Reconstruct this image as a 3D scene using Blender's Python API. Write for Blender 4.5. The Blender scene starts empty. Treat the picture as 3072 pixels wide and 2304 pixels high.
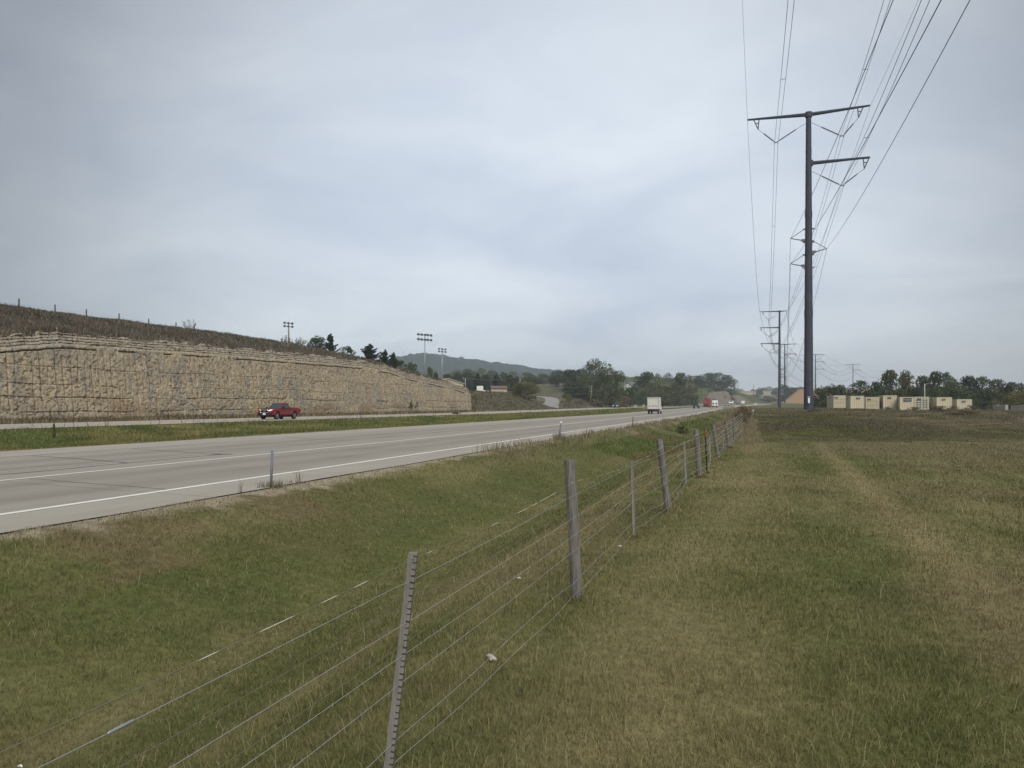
import bpy, math, random
import numpy as np
R_ = math.radians
sc = bpy.context.scene
COL = sc.collection
# ------------------------------------------------------------------ camera
F, CX, CY, CAMZ = 2308.0, 1536.0, 1216.0, 1.5      # focal length and centre in photo pixels, eye height above the road
YAW = R_(17.3); CA, SA = math.cos(YAW), math.sin(YAW)
cam = bpy.data.objects.new("camera", bpy.data.cameras.new("camera")); COL.objects.link(cam)
cam.location = (0, 0, CAMZ); cam.rotation_euler = (R_(90), 0, YAW)
cam.data.sensor_width = 36; cam.data.lens = 36*F/3072; cam.data.shift_y = 64/3072
cam.data.clip_start = .05; cam.data.clip_end = 20000
sc.camera = cam
# ------------------------------------------------------------------ world, sun, exposure
sc.view_settings.view_transform = 'Standard'; sc.view_settings.look = 'None'
sc.view_settings.exposure = 0.47; sc.view_settings.gamma = 1; sc.view_settings.use_curve_mapping = False
SUN_EL, SUN_ROT = R_(46), R_(146)
world = bpy.data.worlds.new("World"); sc.world = world; world.use_nodes = True
nt = world.node_tree; N, L = nt.nodes, nt.links
for n in list(N): N.remove(n)
def node(t, **kw):
    n = N.new(t)
    for k, v in kw.items(): setattr(n, k, v)
    return n
wout = node('ShaderNodeOutputWorld')
sky = node('ShaderNodeTexSky', sky_type='NISHITA', sun_disc=False, sun_elevation=SUN_EL, sun_rotation=SUN_ROT, dust_density=2.0)
bg_sky = node('ShaderNodeBackground'); bg_sky.inputs[1].default_value = .1
L.new(sky.outputs[0], bg_sky.inputs[0])
tc = node('ShaderNodeTexCoord'); sep = node('ShaderNodeSeparateXYZ'); L.new(tc.outputs['Generated'], sep.inputs[0])
def wm(op, a, b=None, c=None):
    n = node('ShaderNodeMath', operation=op)
    for i, v in enumerate((a, b, c)):
        if v is None: continue
        if isinstance(v, (int, float)): n.inputs[i].default_value = v
        else: L.new(v, n.inputs[i])
    return n.outputs[0]
zz = wm('ADD', wm('MAXIMUM', sep.outputs[2], 0.0), .22)
comb = node('ShaderNodeCombineXYZ')                 # a flat cloud deck seen from below
L.new(wm('DIVIDE', sep.outputs[0], zz), comb.inputs[0]); L.new(wm('DIVIDE', sep.outputs[1], zz), comb.inputs[1])
def wnoise(scale, detail, rough, dist, off):
    mp = node('ShaderNodeMapping'); mp.inputs['Location'].default_value = (off, off*.7, 0); mp.inputs['Scale'].default_value = (.75, 1.0, 1)
    mp.inputs['Rotation'].default_value = (0, 0, R_(-32))
    L.new(comb.outputs[0], mp.inputs[0])
    n = node('ShaderNodeTexNoise'); L.new(mp.outputs[0], n.inputs['Vector'])
    n.inputs['Scale'].default_value = scale; n.inputs['Detail'].default_value = detail
    n.inputs['Roughness'].default_value = rough; n.inputs['Distortion'].default_value = dist
    return n.outputs['Fac']
n1 = wnoise(.55, 5, .5, .6, 3.1); n2 = wnoise(1.9, 7, .6, .5, 8.3)
nsum = wm('ADD', wm('MULTIPLY', n1, .62), wm('MULTIPLY', n2, .38))
ramp = node('ShaderNodeValToRGB'); L.new(nsum, ramp.inputs[0])
ramp.color_ramp.elements[0].position = .37; ramp.color_ramp.elements[0].color = (.42, .475, .57, 1)
ramp.color_ramp.elements[1].position = .62; ramp.color_ramp.elements[1].color = (.635, .685, .735, 1)
# brighter round the pale middle; dimming outwards puts lens vignetting into the sky colour
bdir = node('ShaderNodeVectorMath', operation='DOT_PRODUCT'); L.new(tc.outputs['Generated'], bdir.inputs[0])
bx, bz = (1680-CX)/F, (CY-930)/F; bl = math.sqrt(bx*bx+1+bz*bz)
bdir.inputs[1].default_value = ((bx*CA-SA)/bl, (bx*SA+CA)/bl, bz/bl)
bm_ = node('ShaderNodeMapRange', interpolation_type='SMOOTHSTEP'); L.new(bdir.outputs['Value'], bm_.inputs[0])
bm_.inputs[1].default_value = .76; bm_.inputs[2].default_value = 1.0; bm_.inputs[3].default_value = .46; bm_.inputs[4].default_value = 1.12
mul = node('ShaderNodeVectorMath', operation='SCALE'); L.new(ramp.outputs[0], mul.inputs[0]); L.new(bm_.outputs[0], mul.inputs[3])
bg_cl = node('ShaderNodeBackground'); L.new(mul.outputs[0], bg_cl.inputs[0]); bg_cl.inputs[1].default_value = .93
mixw = node('ShaderNodeMixShader'); mixw.inputs[0].default_value = .92
L.new(bg_sky.outputs[0], mixw.inputs[1]); L.new(bg_cl.outputs[0], mixw.inputs[2]); L.new(mixw.outputs[0], wout.inputs[0])
sun = bpy.data.objects.new("sun", bpy.data.lights.new("sun", 'SUN')); COL.objects.link(sun)
sun.data.energy = 2.3; sun.data.angle = R_(34); sun.data.color = (1, .95, .87)
sun.rotation_euler = (R_(90)-SUN_EL, 0, math.pi-SUN_ROT)
cy = sc.cycles
cy.use_denoising = True; cy.denoiser = 'OPENIMAGEDENOISE'
cy.max_bounces = 5; cy.diffuse_bounces = 2; cy.glossy_bounces = 2; cy.transmission_bounces = 3; cy.volume_bounces = 1; cy.transparent_max_bounces = 6
cy.use_adaptive_sampling = True; cy.adaptive_threshold = .012
# ------------------------------------------------------------------ helpers
rng = np.random.default_rng(7); random.seed(7)
def W(px, D, py=None, z=None):
    u = (px-CX)/F*D
    return (u*CA-D*SA, u*SA+D*CA, z if z is not None else (0.0 if py is None else CAMZ+(CY-py)/F*D))
def GX(px, Xr):                                     # where the column px meets the plane X = Xr
    k = (px-CX)/F; D = Xr/(k*CA-SA)
    return D, D*(k*SA+CA)
def ss(t): t = np.clip(t, 0, 1); return t*t*(3-2*t)
def _h(i, j, s): v = np.sin(i*127.1+j*311.7+s*74.7)*43758.5453; return v-np.floor(v)
def vn(x, y, s=0):
    x = np.asarray(x, float); y = np.asarray(y, float)
    xi, yi = np.floor(x), np.floor(y); fx, fy = x-xi, y-yi
    fx, fy = fx*fx*(3-2*fx), fy*fy*(3-2*fy)
    a, b, c, d = _h(xi, yi, s), _h(xi+1, yi, s), _h(xi, yi+1, s), _h(xi+1, yi+1, s)
    return (a*(1-fx)+b*fx)*(1-fy)+(c*(1-fx)+d*fx)*fy
def fbm(x, y, s=0, o=4):
    t, a, n = 0, .5, 0
    for k in range(o): t = t+a*vn(x*2**k+k*17.3, y*2**k-k*9.1, s+k); n += a; a *= .5
    return t/n
def tag(o, label, cat, group=None, kind=None):
    if label: o['label'] = label
    if cat: o['category'] = cat
    if group: o['group'] = group
    if kind: o['kind'] = kind
    return o
def thing(name, label, cat, loc=(0,0,0), rz=0, group=None):
    o = bpy.data.objects.new(name, None); COL.objects.link(o); o.location = loc; o.rotation_euler = (0, 0, rz)
    o.empty_display_size = .2
    return tag(o, label, cat, group)
def link(name, me, m, parent=None):
    o = bpy.data.objects.new(name, me); COL.objects.link(o)
    if m is not None: me.materials.append(m)
    if parent is not None: o.parent = parent
    return o
def npmesh(name, V, T, col=None, smooth=False):
    V = np.ascontiguousarray(V, np.float32); T = np.ascontiguousarray(T, np.int32)
    me = bpy.data.meshes.new(name); k = T.shape[1]
    me.vertices.add(len(V)); me.vertices.foreach_set('co', V.ravel())
    me.loops.add(T.size); me.loops.foreach_set('vertex_index', T.ravel())
    me.polygons.add(len(T)); me.polygons.foreach_set('loop_start', np.arange(0, T.size, k, dtype=np.int32))
    me.polygons.foreach_set('use_smooth', np.full(len(T), smooth))
    me.update(calc_edges=True)
    if col is not None:
        c = np.ones((len(V), 4), np.float32); c[:, :3] = col
        at = me.color_attributes.new('col', 'FLOAT_COLOR', 'POINT'); at.data.foreach_set('color', c.ravel())
    return me
def dup(o, parent=None):
    c = o.copy(); COL.objects.link(c); c.parent = parent
    for ch in list(o.children): dup(ch, c)
    return c
class MB:
    def __init__(s): s.v = []; s.f = []
    def add(s, V, Fs):
        n = len(s.v); s.v += [tuple(p) for p in V]; s.f += [tuple(n+i for i in f) for f in Fs]; return s
    def box(s, x0, x1, y0, y1, z0, z1, tx=0, ty=0):     # tx, ty pull the top in
        return s.add([(x0,y0,z0),(x1,y0,z0),(x1,y1,z0),(x0,y1,z0),(x0+tx,y0+ty,z1),(x1-tx,y0+ty,z1),(x1-tx,y1-ty,z1),(x0+tx,y1-ty,z1)],
                     [(3,2,1,0),(4,5,6,7),(0,1,5,4),(1,2,6,5),(2,3,7,6),(3,0,4,7)])
    def tube(s, pts, r, n=6, caps=True):
        P = [np.array(p, float) for p in pts]; rs = r if isinstance(r, (list, tuple)) else [r]*len(P)
        base = len(s.v); up0 = None
        for i, p in enumerate(P):
            d = P[min(i+1, len(P)-1)]-P[max(i-1, 0)]; d = d/(np.linalg.norm(d)+1e-9)
            a = np.array((0,0,1.)) if abs(d[2]) < .9 else np.array((1.,0,0))
            if up0 is not None: a = up0
            b = np.cross(d, a); b /= np.linalg.norm(b)+1e-9; c = np.cross(b, d); up0 = c
            for k in range(n):
                t = 2*math.pi*k/n; s.v.append(tuple(p+rs[i]*(math.cos(t)*b+math.sin(t)*c)))
        for i in range(len(P)-1):
            for k in range(n):
                k2 = (k+1) % n; s.f.append((base+i*n+k, base+i*n+k2, base+(i+1)*n+k2, base+(i+1)*n+k))
        if caps:
            s.f.append(tuple(base+k for k in range(n))[::-1]); s.f.append(tuple(base+(len(P)-1)*n+k for k in range(n)))
        return s
    def prism(s, poly, x0, x1, axis='x'):               # a side outline pushed sideways
        n = len(poly)
        mk = (lambda a, t: (t, a[0], a[1])) if axis == 'x' else (lambda a, t: (a[0], t, a[1]))
        V = [mk(p, x0) for p in poly]+[mk(p, x1) for p in poly]
        return s.add(V, [tuple(range(n)), tuple(range(2*n-1, n-1, -1))]+[(i, n+i, n+(i+1) % n, (i+1) % n) for i in range(n)])
    def wheel(s, x, y, z, r, w, n=18):
        return s.tube([(x-w/2, y, z), (x-w/2+.03, y, z), (x+w/2-.03, y, z), (x+w/2, y, z)], [r*.9, r, r, r*.9], n)
    def xform(s, f): s.v = [tuple(f(np.array(p))) for p in s.v]; return s
    def mesh(s, name, smooth=False, bevel=0):
        me = bpy.data.meshes.new(name); me.from_pydata(s.v, [], s.f)
        if bevel:
            import bmesh
            b = bmesh.new(); b.from_mesh(me); bmesh.ops.remove_doubles(b, verts=b.verts, dist=1e-5)
            bmesh.ops.bevel(b, geom=list(b.edges), offset=bevel, segments=2, affect='EDGES', clamp_overlap=True); b.to_mesh(me); b.free()
        import bmesh
        b = bmesh.new(); b.from_mesh(me); bmesh.ops.recalc_face_normals(b, faces=b.faces); b.to_mesh(me); b.free()
        if smooth: me.polygons.foreach_set('use_smooth', [True]*len(me.polygons))
        return me
    def build(s, name, m, parent=None, smooth=False, bevel=0): return link(name, s.mesh(name, smooth, bevel), m, parent)
# ------------------------------------------------------------------ materials
def mat(name, c=(.5,.5,.5), rough=.8, metal=0, spec=.3, attr=False, vary=0, scale=4, vec=None, bump=0, bscale=30, c2=None, rnd=0, transl=0, emit=None, stretch=None, detail=5):
    m = bpy.data.materials.new(name); m.use_nodes = True; t = m.node_tree; n, l = t.nodes, t.links
    b = n['Principled BSDF']; b.inputs['Roughness'].default_value = rough; b.inputs['Metallic'].default_value = metal
    b.inputs['Specular IOR Level'].default_value = spec
    co = n.new('ShaderNodeTexCoord'); vecout = co.outputs['Object']
    if stretch:
        mp = n.new('ShaderNodeMapping'); mp.inputs['Scale'].default_value = stretch; l.new(vecout, mp.inputs[0]); vecout = mp.outputs[0]
    if attr:
        a = n.new('ShaderNodeAttribute'); a.attribute_name = 'col'; src = a.outputs['Color']
    else:
        a = n.new('ShaderNodeRGB'); a.outputs[0].default_value = (*c, 1); src = a.outputs[0]
    if vary or c2:
        nz = n.new('ShaderNodeTexNoise'); nz.inputs['Scale'].default_value = scale; nz.inputs['Detail'].default_value = detail; nz.inputs['Roughness'].default_value = .62
        l.new(vecout, nz.inputs['Vector'])
        if c2:
            mr = n.new('ShaderNodeMapRange'); l.new(nz.outputs['Fac'], mr.inputs[0]); mr.inputs[1].default_value = .4; mr.inputs[2].default_value = .62
            mx = n.new('ShaderNodeMix'); mx.data_type = 'RGBA'; l.new(mr.outputs[0], mx.inputs[0]); l.new(src, mx.inputs[6]); mx.inputs[7].default_value = (*c2, 1); src = mx.outputs[2]
        if vary:
            mr = n.new('ShaderNodeMapRange'); l.new(nz.outputs['Fac'], mr.inputs[0]); mr.inputs[1].default_value = .25; mr.inputs[2].default_value = .75
            mr.inputs[3].default_value = 1-vary; mr.inputs[4].default_value = 1+vary
            vs = n.new('ShaderNodeVectorMath'); vs.operation = 'SCALE'; l.new(src, vs.inputs[0]); l.new(mr.outputs[0], vs.inputs[3]); src = vs.outputs[0]
    if rnd:
        oi = n.new('ShaderNodeObjectInfo'); mr = n.new('ShaderNodeMapRange'); l.new(oi.outputs['Random'], mr.inputs[0]); mr.inputs[3].default_value = 1-rnd; mr.inputs[4].default_value = 1+rnd
        vs = n.new('ShaderNodeVectorMath'); vs.operation = 'SCALE'; l.new(src, vs.inputs[0]); l.new(mr.outputs[0], vs.inputs[3]); src = vs.outputs[0]
    l.new(src, b.inputs['Base Color'])
    if bump:
        nb = n.new('ShaderNodeTexNoise'); nb.inputs['Scale'].default_value = bscale; nb.inputs['Detail'].default_value = 6; l.new(vecout, nb.inputs['Vector'])
        bp = n.new('ShaderNodeBump'); bp.inputs['Strength'].default_value = bump; bp.inputs['Distance'].default_value = .02; l.new(nb.outputs['Fac'], bp.inputs['Height']); l.new(bp.outputs[0], b.inputs['Normal'])
    if emit: b.inputs['Emission Color'].default_value = (*emit[:3], 1); b.inputs['Emission Strength'].default_value = emit[3]
    if transl:
        tr = n.new('ShaderNodeBsdfTranslucent'); l.new(src, tr.inputs[0]); ms = n.new('ShaderNodeMixShader'); ms.inputs[0].default_value = transl
        l.new(b.outputs[0], ms.inputs[1]); l.new(tr.outputs[0], ms.inputs[2]); l.new(ms.outputs[0], n['Material Output'].inputs[0])
    return m
M = dict(
    ground=mat('turf', attr=True, rough=.95, spec=.1, vary=.35, scale=9, bump=.6, bscale=60),
    blade=mat('grass_blade', attr=True, rough=.7, spec=.2, transl=.3),
    rock=mat('rock', attr=True, rough=.95, spec=.1, vary=.5, scale=4.2, bump=.9, bscale=11, detail=8, stretch=(1, 1.25, .9)),
    hill=mat('forest', attr=True, rough=.95, spec=.05, vary=.3, scale=.15),
    leaf=mat('leaf', attr=True, rough=.75, spec=.2, rnd=.22, transl=.25),
    bark=mat('bark', (.10,.085,.07), .95, vary=.3, scale=3),
    paint=mat('road_paint', (.74,.74,.70), .6, vary=.1, scale=3), oldpaint=mat('worn_paint', (.42,.41,.38), .8, vary=.2, scale=6),
    seal=mat('tar_seal', (.10,.097,.10), .6, vary=.3, scale=2),
    wood=mat('weathered_wood', (.25,.24,.22), .9, spec=.15, c2=(.115,.106,.096), scale=5, vary=.18, stretch=(14,14,.8), bump=.8, bscale=8),
    batten=mat('batten_wood', (.265,.255,.235), .9, spec=.15, c2=(.18,.17,.155), scale=4, vary=.15, stretch=(16,16,.7), bump=.5, bscale=8),
    notch=mat('batten_notch', (.05,.045,.04), .95), wire=mat('galvanised_wire', (.40,.40,.385), .45, .5), rust=mat('rusty_wire', (.16,.13,.10), .8),
    polywire=mat('fence_polywire', attr=True, rough=.6), knob=mat('pale_plastic', (.72,.70,.66), .6), gal=mat('galvanised_steel', (.17,.185,.21), .7, .2, vary=.15, scale=12),
    black=mat('black_paint', (.018,.018,.018), .5), redp=mat('red_paint', (.25,.05,.04), .6),
    steel=mat('weathered_steel', (.052,.064,.088), .75, .1, vary=.15, scale=.8, c2=(.060,.062,.078)), hard=mat('line_hardware', (.16,.17,.19), .5, .5), cond=mat('conductor', (.10,.11,.125), .5, .5),
    insul=mat('insulator', (.11,.115,.125), .5), white=mat('white_paint', (.74,.75,.74), .5, vary=.06, scale=3), plate=mat('plate_white', (.8,.8,.8), .5),
    grey=mat('grey_metal', (.33,.34,.35), .5, .5), dark=mat('dark_trim', (.02,.021,.023), .55), tyre=mat('tyre', (.02,.02,.02), .9), rim=mat('alloy_rim', (.45,.46,.48), .35, .8),
    glass=mat('car_glass', (.035,.05,.055), .08, spec=.6), chrome=mat('chrome', (.6,.6,.62), .2, .9), lamp=mat('headlight', (.8,.8,.8), .2, emit=(1,.93,.78,1.6)), tail=mat('tail_light', (.3,.02,.02), .3),
    red=mat('red_car_paint', (.20,.014,.020), .38, .1, spec=.5), cont=mat('container_paint', (.56,.51,.38), .7, c2=(.49,.445,.325), scale=.8, vary=.12),
    contw=mat('white_container_paint', (.52,.51,.42), .7, vary=.15, scale=1.5), placard=mat('placard_blue', (.035,.04,.06), .6), letter=mat('placard_print', (.36,.38,.42), .6),
    concrete=mat('concrete', (.36,.34,.30), .9, vary=.2, scale=1.5, bump=.3), tan=mat('tan_siding', (.44,.37,.26), .8, vary=.08, scale=.6, stretch=(6,6,.4)), roofb=mat('brown_roof', (.14,.10,.095), .8, vary=.15, scale=2),
    roofp=mat('pale_roof', (.60,.56,.44), .7, vary=.06, scale=1), brick=mat('brick_wall', (.26,.18,.15), .9, vary=.2, scale=2), roofg=mat('grey_roof', (.13,.145,.17), .8, vary=.15), siding=mat('white_siding', (.55,.56,.56), .7),
    utility=mat('utility_wood', (.22,.19,.15), .9, vary=.2, scale=2, stretch=(6,6,.5)), lampm=mat('floodlight_metal', (.055,.058,.065), .6, .2), glassl=mat('lamp_glass', (.22,.24,.26), .2), signb=mat('sign_back', (.36,.38,.37), .6, .3),
    yellow=mat('yellow_marker', (.50,.34,.04), .6), stone=mat('pale_stone', (.44,.40,.35), .9, vary=.2, scale=40), trailer=mat('red_trailer', (.24,.035,.045), .5, vary=.1, scale=1), twig=mat('twig', (.15,.13,.11), .95))
def roadmat(name, base, dark):
    m = mat(name, base, .88, spec=.25, vary=.12, scale=1.3, stretch=(1, .22, 1), bump=.15, bscale=120)
    t = m.node_tree; n, l = t.nodes, t.links; b = n['Principled BSDF']; src = b.inputs['Base Color'].links[0].from_socket
    co = n.new('ShaderNodeTexCoord'); sp = n.new('ShaderNodeSeparateXYZ'); l.new(co.outputs['Object'], sp.inputs[0])
    def mm(op, a, b_, c=None):
        q = n.new('ShaderNodeMath'); q.operation = op
        for i, v in enumerate((a, b_, c)):
            if v is None: continue
            if isinstance(v, (int, float)): q.inputs[i].default_value = v
            else: l.new(v, q.inputs[i])
        return q.outputs[0]
    # slab joints every 4.6 m, slightly skewed, and rubber-stained wheel paths
    j = mm('FRACT', mm('DIVIDE', mm('MULTIPLY_ADD', sp.outputs[0], .16, sp.outputs[1]), 4.6), 0)
    jl = mm('LESS_THAN', j, .009)
    wp = None
    for xc in dark:
        g = mm('SUBTRACT', 1.0, mm('MINIMUM', mm('DIVIDE', mm('ABSOLUTE', mm('SUBTRACT', sp.outputs[0], xc), 0), .95), 1.0)); wp = g if wp is None else mm('ADD', wp, g)
    nz = n.new('ShaderNodeTexNoise'); mp = n.new('ShaderNodeMapping'); mp.inputs['Scale'].default_value = (1, .05, 1); l.new(co.outputs['Object'], mp.inputs[0]); l.new(mp.outputs[0], nz.inputs['Vector']); nz.inputs['Scale'].default_value = 1.2; nz.inputs['Detail'].default_value = 6
    lane = mm('MULTIPLY', mm('LESS_THAN', sp.outputs[0], dark[0]+1.42), mm('GREATER_THAN', sp.outputs[0], dark[-1]-2.35)) if dark[0] > -20 else 0.0
    vs0 = n.new('ShaderNodeVectorMath'); vs0.operation = 'SCALE'; l.new(src, vs0.inputs[0]); q0 = mm('MULTIPLY_ADD', lane, -.13, 1.0); l.new(q0, vs0.inputs[3]); src = vs0.outputs[0]
    fac = mm('MULTIPLY_ADD', mm('MULTIPLY', wp, nz.outputs['Fac']), -.40, mm('MULTIPLY_ADD', jl, -.32, 1.0))
    vs = n.new('ShaderNodeVectorMath'); vs.operation = 'SCALE'; l.new(src, vs.inputs[0]); l.new(fac, vs.inputs[3]); l.new(vs.outputs[0], b.inputs['Base Color'])
    return m
M['road'] = roadmat('concrete_road', (.34,.312,.265), (-11.3, -13.0, -16.6, -18.3))
M['road2'] = roadmat('far_concrete_road', (.385,.355,.305), (-47.5, -49.2, -51.2, -53))
M['road3'] = mat('side_road_asphalt', (.27,.265,.26), .9, vary=.12, scale=.5)
# ------------------------------------------------------------------ terrain
def Cv(Y): y = np.maximum(0, np.asarray(Y, float)-200); return np.where(y < 700, 1.5e-4*y*y, 73.5+.21*(y-700))
def rdz(Y): Y = np.asarray(Y, float); return .0035*np.clip(Y-140, 0, 110)+.0045*np.clip(Y-250, 0, 650)
PX_ = [-60.2,-59.2,-57.2,-56.6,-45,-44.6,-42,-34,-26,-23.9,-23.2,-8.5,-8.25,-7.6,-6.4,-5,-3.8,-2,-1,3]
PZ_ = [.35,.15,0,-.06,-.06,-.03,-.3,-.6,-.3,-.03,-.06,-.03,-.004,-.14,-.55,-.9,-.84,-.34,-.2,-.2]
ZT_Y = [-80, 30, 48, 55, 78, 112, 122, 130, 148, 157, 162]; ZT_Z = [6.6, 6.9, 7.2, 8.1, 8.5, 8.8, 8.4, 7.5, 6.4, 5.6, 5.0]
def ztop(Y): return np.interp(Y, ZT_Y, ZT_Z)
SIDE = [W(1643, 252, z=.45), W(1652, 300, z=1.9), W(1657, 340, z=3.4), W(1651, 375, z=4.9), W(1625, 402, z=6.0), W(1570, 415, z=6.8), W(1480, 420, z=7.4)]
def catmull(P, n=14):
    P = [np.array(p, float) for p in P]; P = [2*P[0]-P[1]]+P+[2*P[-1]-P[-2]]; out = []
    for i in range(1, len(P)-2):
        for k in range(n):
            t = k/n; a, b, c, d = P[i-1:i+3]
            out.append(.5*((2*b)+(c-a)*t+(2*a-5*b+4*c-d)*t*t+(3*b-a-3*c+d)*t**3))
    out.append(P[-2]); return np.array(out)
SP = catmull(SIDE)
def H(X, Y, rough=True):
    X = np.asarray(X, float); Y = np.asarray(Y, float); X, Y = np.broadcast_arrays(X, Y)
    x = X-Cv(Y); rz = rdz(Y)
    z = np.interp(x, PX_, PZ_)+rz
    fr = np.interp(Y, [30,40,60,80,110,150,200,320,420,520], [0,.02,.30,.62,.95,.93,.85,.4,1.2,3.2])
    zf = -.2+fr-.026*np.clip(X-15, 0, 38)*ss((Y-105)/45)
    w = ss((x+4.6)/5.0); z = z*(1-w)+zf*w
    z = z+14*ss((Y-540)/210)*ss((X-6-(Y-540)*.11)/15)*(1-ss((Y-820)/300))+26*ss((Y-950)/800)*ss((X+.085*Y)/(.04*Y+1))
    # hill behind the cut and the embankment beyond it
    d = np.clip(-61-x, 0, 400)
    far_fade = 1-ss((Y-800)/220); f = 1-ss((Y-158-.30*d)/(6+.9*np.minimum(d, 40)))
    crest = np.interp(Y, [-60, 50, 120, 165, 190], [12.8, 13.1, 13.3, 11.9, 11.3])+1.5*ss((d-40)/150)
    hz = ztop(Y)+(crest-ztop(Y))*ss((d+2)/29)
    ze = 4.7*ss((-57.6-x)/17)+2.6*ss((-85-x)/150)
    far = 7.5*ss((Y-330)/130)*ss((-64-x)/45)+(7*ss((Y-590)/60)*ss((-62.5-x)/3)+5*ss((Y-520)/150)*ss((-68-x)/60))*(1-ss((-110-x)/70))
    left = x < -57.2
    gate = ss((-60.2-x)/.7)
    z = np.where(left, z+(1-f)*(ze+far)*(.15+.85*far_fade)+f*gate*(hz-z), z)
    sel = (x < -55) & (Y > 225) & (Y < 470) & (X > -260)
    if sel.any():
        q = np.stack([X[sel], Y[sel]], 1); d2 = ((q[:, None, :]-SP[None, ::3, :2])**2).sum(2); k = d2.argmin(1)
        wr = 1-ss((np.sqrt(d2.min(1))-4.2)/9); zs = z[sel]; z = z.copy(); z[sel] = zs*(1-wr)+(SP[::3][k, 2]-.12)*wr
    if rough:
        off = (x > -8.2) | (x < -57.2); amp = np.where(Y > 40, .10, .035)
        z = z+np.where(off, (fbm(X*.45, Y*.45, 3, 3)-.5)*2*amp, 0)
    return z
def Hs(x, y): return float(H(np.array([x]), np.array([y]))[0])
GRN, DGR, STR, BRN = (np.array(c) for c in ((.099,.108,.035), (.058,.074,.025), (.245,.205,.104), (.145,.110,.062)))
def mix3(a, b, t): t = np.asarray(t)[..., None]; return a*(1-t)+b*t
def gcol(X, Y):
    """albedo of the ground cover, by what grows there"""
    X = np.asarray(X, float); Y = np.asarray(Y, float); x = X-Cv(Y); one = np.ones(x.shape)
    n1 = fbm(x*1.1+4, Y*.22, 11, 4); n2 = fbm(x*.42, Y*.30, 12, 4); n3 = fbm(x*2.6, Y*2.6, 13, 3); n4 = fbm(x*.8+9, Y*.8, 14, 4)
    c = mix3(one[..., None]*GRN, STR, ss((n1-.40)/.34)*.46)
    c = mix3(c, BRN, ss((n2-.48)/.2)*.36); c = mix3(c, DGR, ss((n4-.58)/.16)*.45)
    c = mix3(c, STR, ss((n3-.55)/.2)*.22)
    band = lambda x0, w: np.exp(-((x-x0)/w)**2)
    mown = Y < 36+.4*np.clip(x, -20, 30)
    c = mix3(c, STR, np.where(mown, np.clip(band(-.75+.03*Y, .62)*.48*(.25+1.1*n4), 0, .7)+band(1.75+.03*Y, .26)*.95*(.55+.6*n4)*ss((Y-4)/5)*(1-ss((Y-34)/6)), 0))
    c = mix3(c, GRN*.86, np.where(mown, band(-3.9, .6)*.5+band(-6.3, 1.1)*.5, 0))
    c = mix3(c, STR*.95, np.where(mown, (band(-3.05, .22)+band(-2.25, .2)*.6+band(-4.75, .2)*.45)*(.25+.6*n4), 0))
    c = mix3(c, STR*.9, np.where(mown & (x > 0), ss((np.cos((x-.03*Y)*6.2832/1.55)-.35)/.5)*(.10+.22*n3)*ss((Y-5)/8), 0))
    c = mix3(c, GRN*.95, np.where(mown, band(.45+.02*Y, .55)*.12, 0))
    c = mix3(c, DGR, np.where(mown, ss((x-2.6-.05*Y)/2)*(1-ss((x-6-.1*Y)/3))*.18*ss((n2-.3)/.2), 0))
    c = mix3(c, BRN*.95, np.where(mown, ss((x-.2)/2)*ss((n2-.36)/.2)*.28, 0)); c = mix3(c, BRN*.9, np.where(mown, ss((x-4-.12*Y)/4)*.35, 0))
    c = mix3(c, BRN, np.where((x < -6.6) & mown & (Y < 12), ss((n4-.4)/.2)*.6, 0))
    gravel = np.array((.33,.28,.21)); c = mix3(c, gravel, np.where((x < -7.7), ss((-7.85-x+(n3-.5)*.9)/.35)*.85, 0)*np.where(x > -8.7, 1, 0))
    # rough field beyond the mown strip
    field = mix3(one[..., None]*np.array((.20,.170,.112)), np.array((.140,.143,.066)), ss((n2-.42)/.18))
    field = mix3(field, np.array((.18,.145,.11)), ss((n4-.5)/.15)*.5)
    field = mix3(field, np.array((.26,.215,.14)), ss((fbm(x*.25, Y*.5, 21, 3)-.6)/.1)*.7)
    field = mix3(field, GRN*.95, np.exp(-((x-3.5-.03*(Y-40))/5.5)**2)*ss((110-Y)/30)*.75)
    field = mix3(field, GRN*.9, np.where(x < -1.5, ss((n2-.35)/.15)*.7, 0))
    field = mix3(field, np.array((.36,.30,.21)), np.where((X > 14) & (X < 60), np.exp(-((Y-158-.22*(X-14))/6)**2)*.8, 0))
    field = mix3(field, mix3(one[..., None]*GRN*1.15, STR, ss((n1-.45)/.3)*.5), (1-ss((Y-38-.4*np.clip(x, -20, 30))/16))*.65)
    c = np.where(((x > -8.2) & ~mown)[..., None], field, c)
    c = mix3(c, np.array((.155,.125,.075)), np.where(mown & (x > .5), ss((Y-22)/14)*ss((x-1)/4)*.6, 0))
    far = (Y > 330) & (x > -8)
    farc = mix3(one[..., None]*np.array((.10,.105,.05)), np.array((.30,.195,.115)), ss((X-9-(Y-540)*.11+(n4-.5)*9)/3)*ss((Y-520)/40)*(1-ss((Y-860)/60)))
    farc = mix3(farc, np.array((.34,.26,.17)), ss((Y-1000)/60)*np.where(np.floor(Y/190) % 2 == 1, .95, .45))
    c = np.where(far[..., None], farc, c)
    med = mix3(one[..., None]*np.array((.115,.138,.045)), np.array((.27,.225,.095)), ss((n2-.46)/.2)*.65)
    med = mix3(med, np.array((.25,.185,.10)), np.maximum(ss((x+25.2)/1.2), ss((-43.4-x)/1.0))*.8)
    c = np.where(((x < -8.7) & (x > -57))[..., None], med, c)
    hg = mix3(one[..., None]*np.array((.130,.106,.085)), np.array((.088,.078,.062)), ss((n2-.42)/.2))
    hg = mix3(hg, np.array((.125,.125,.06)), ss((n4-.56)/.14)*.6)
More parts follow.
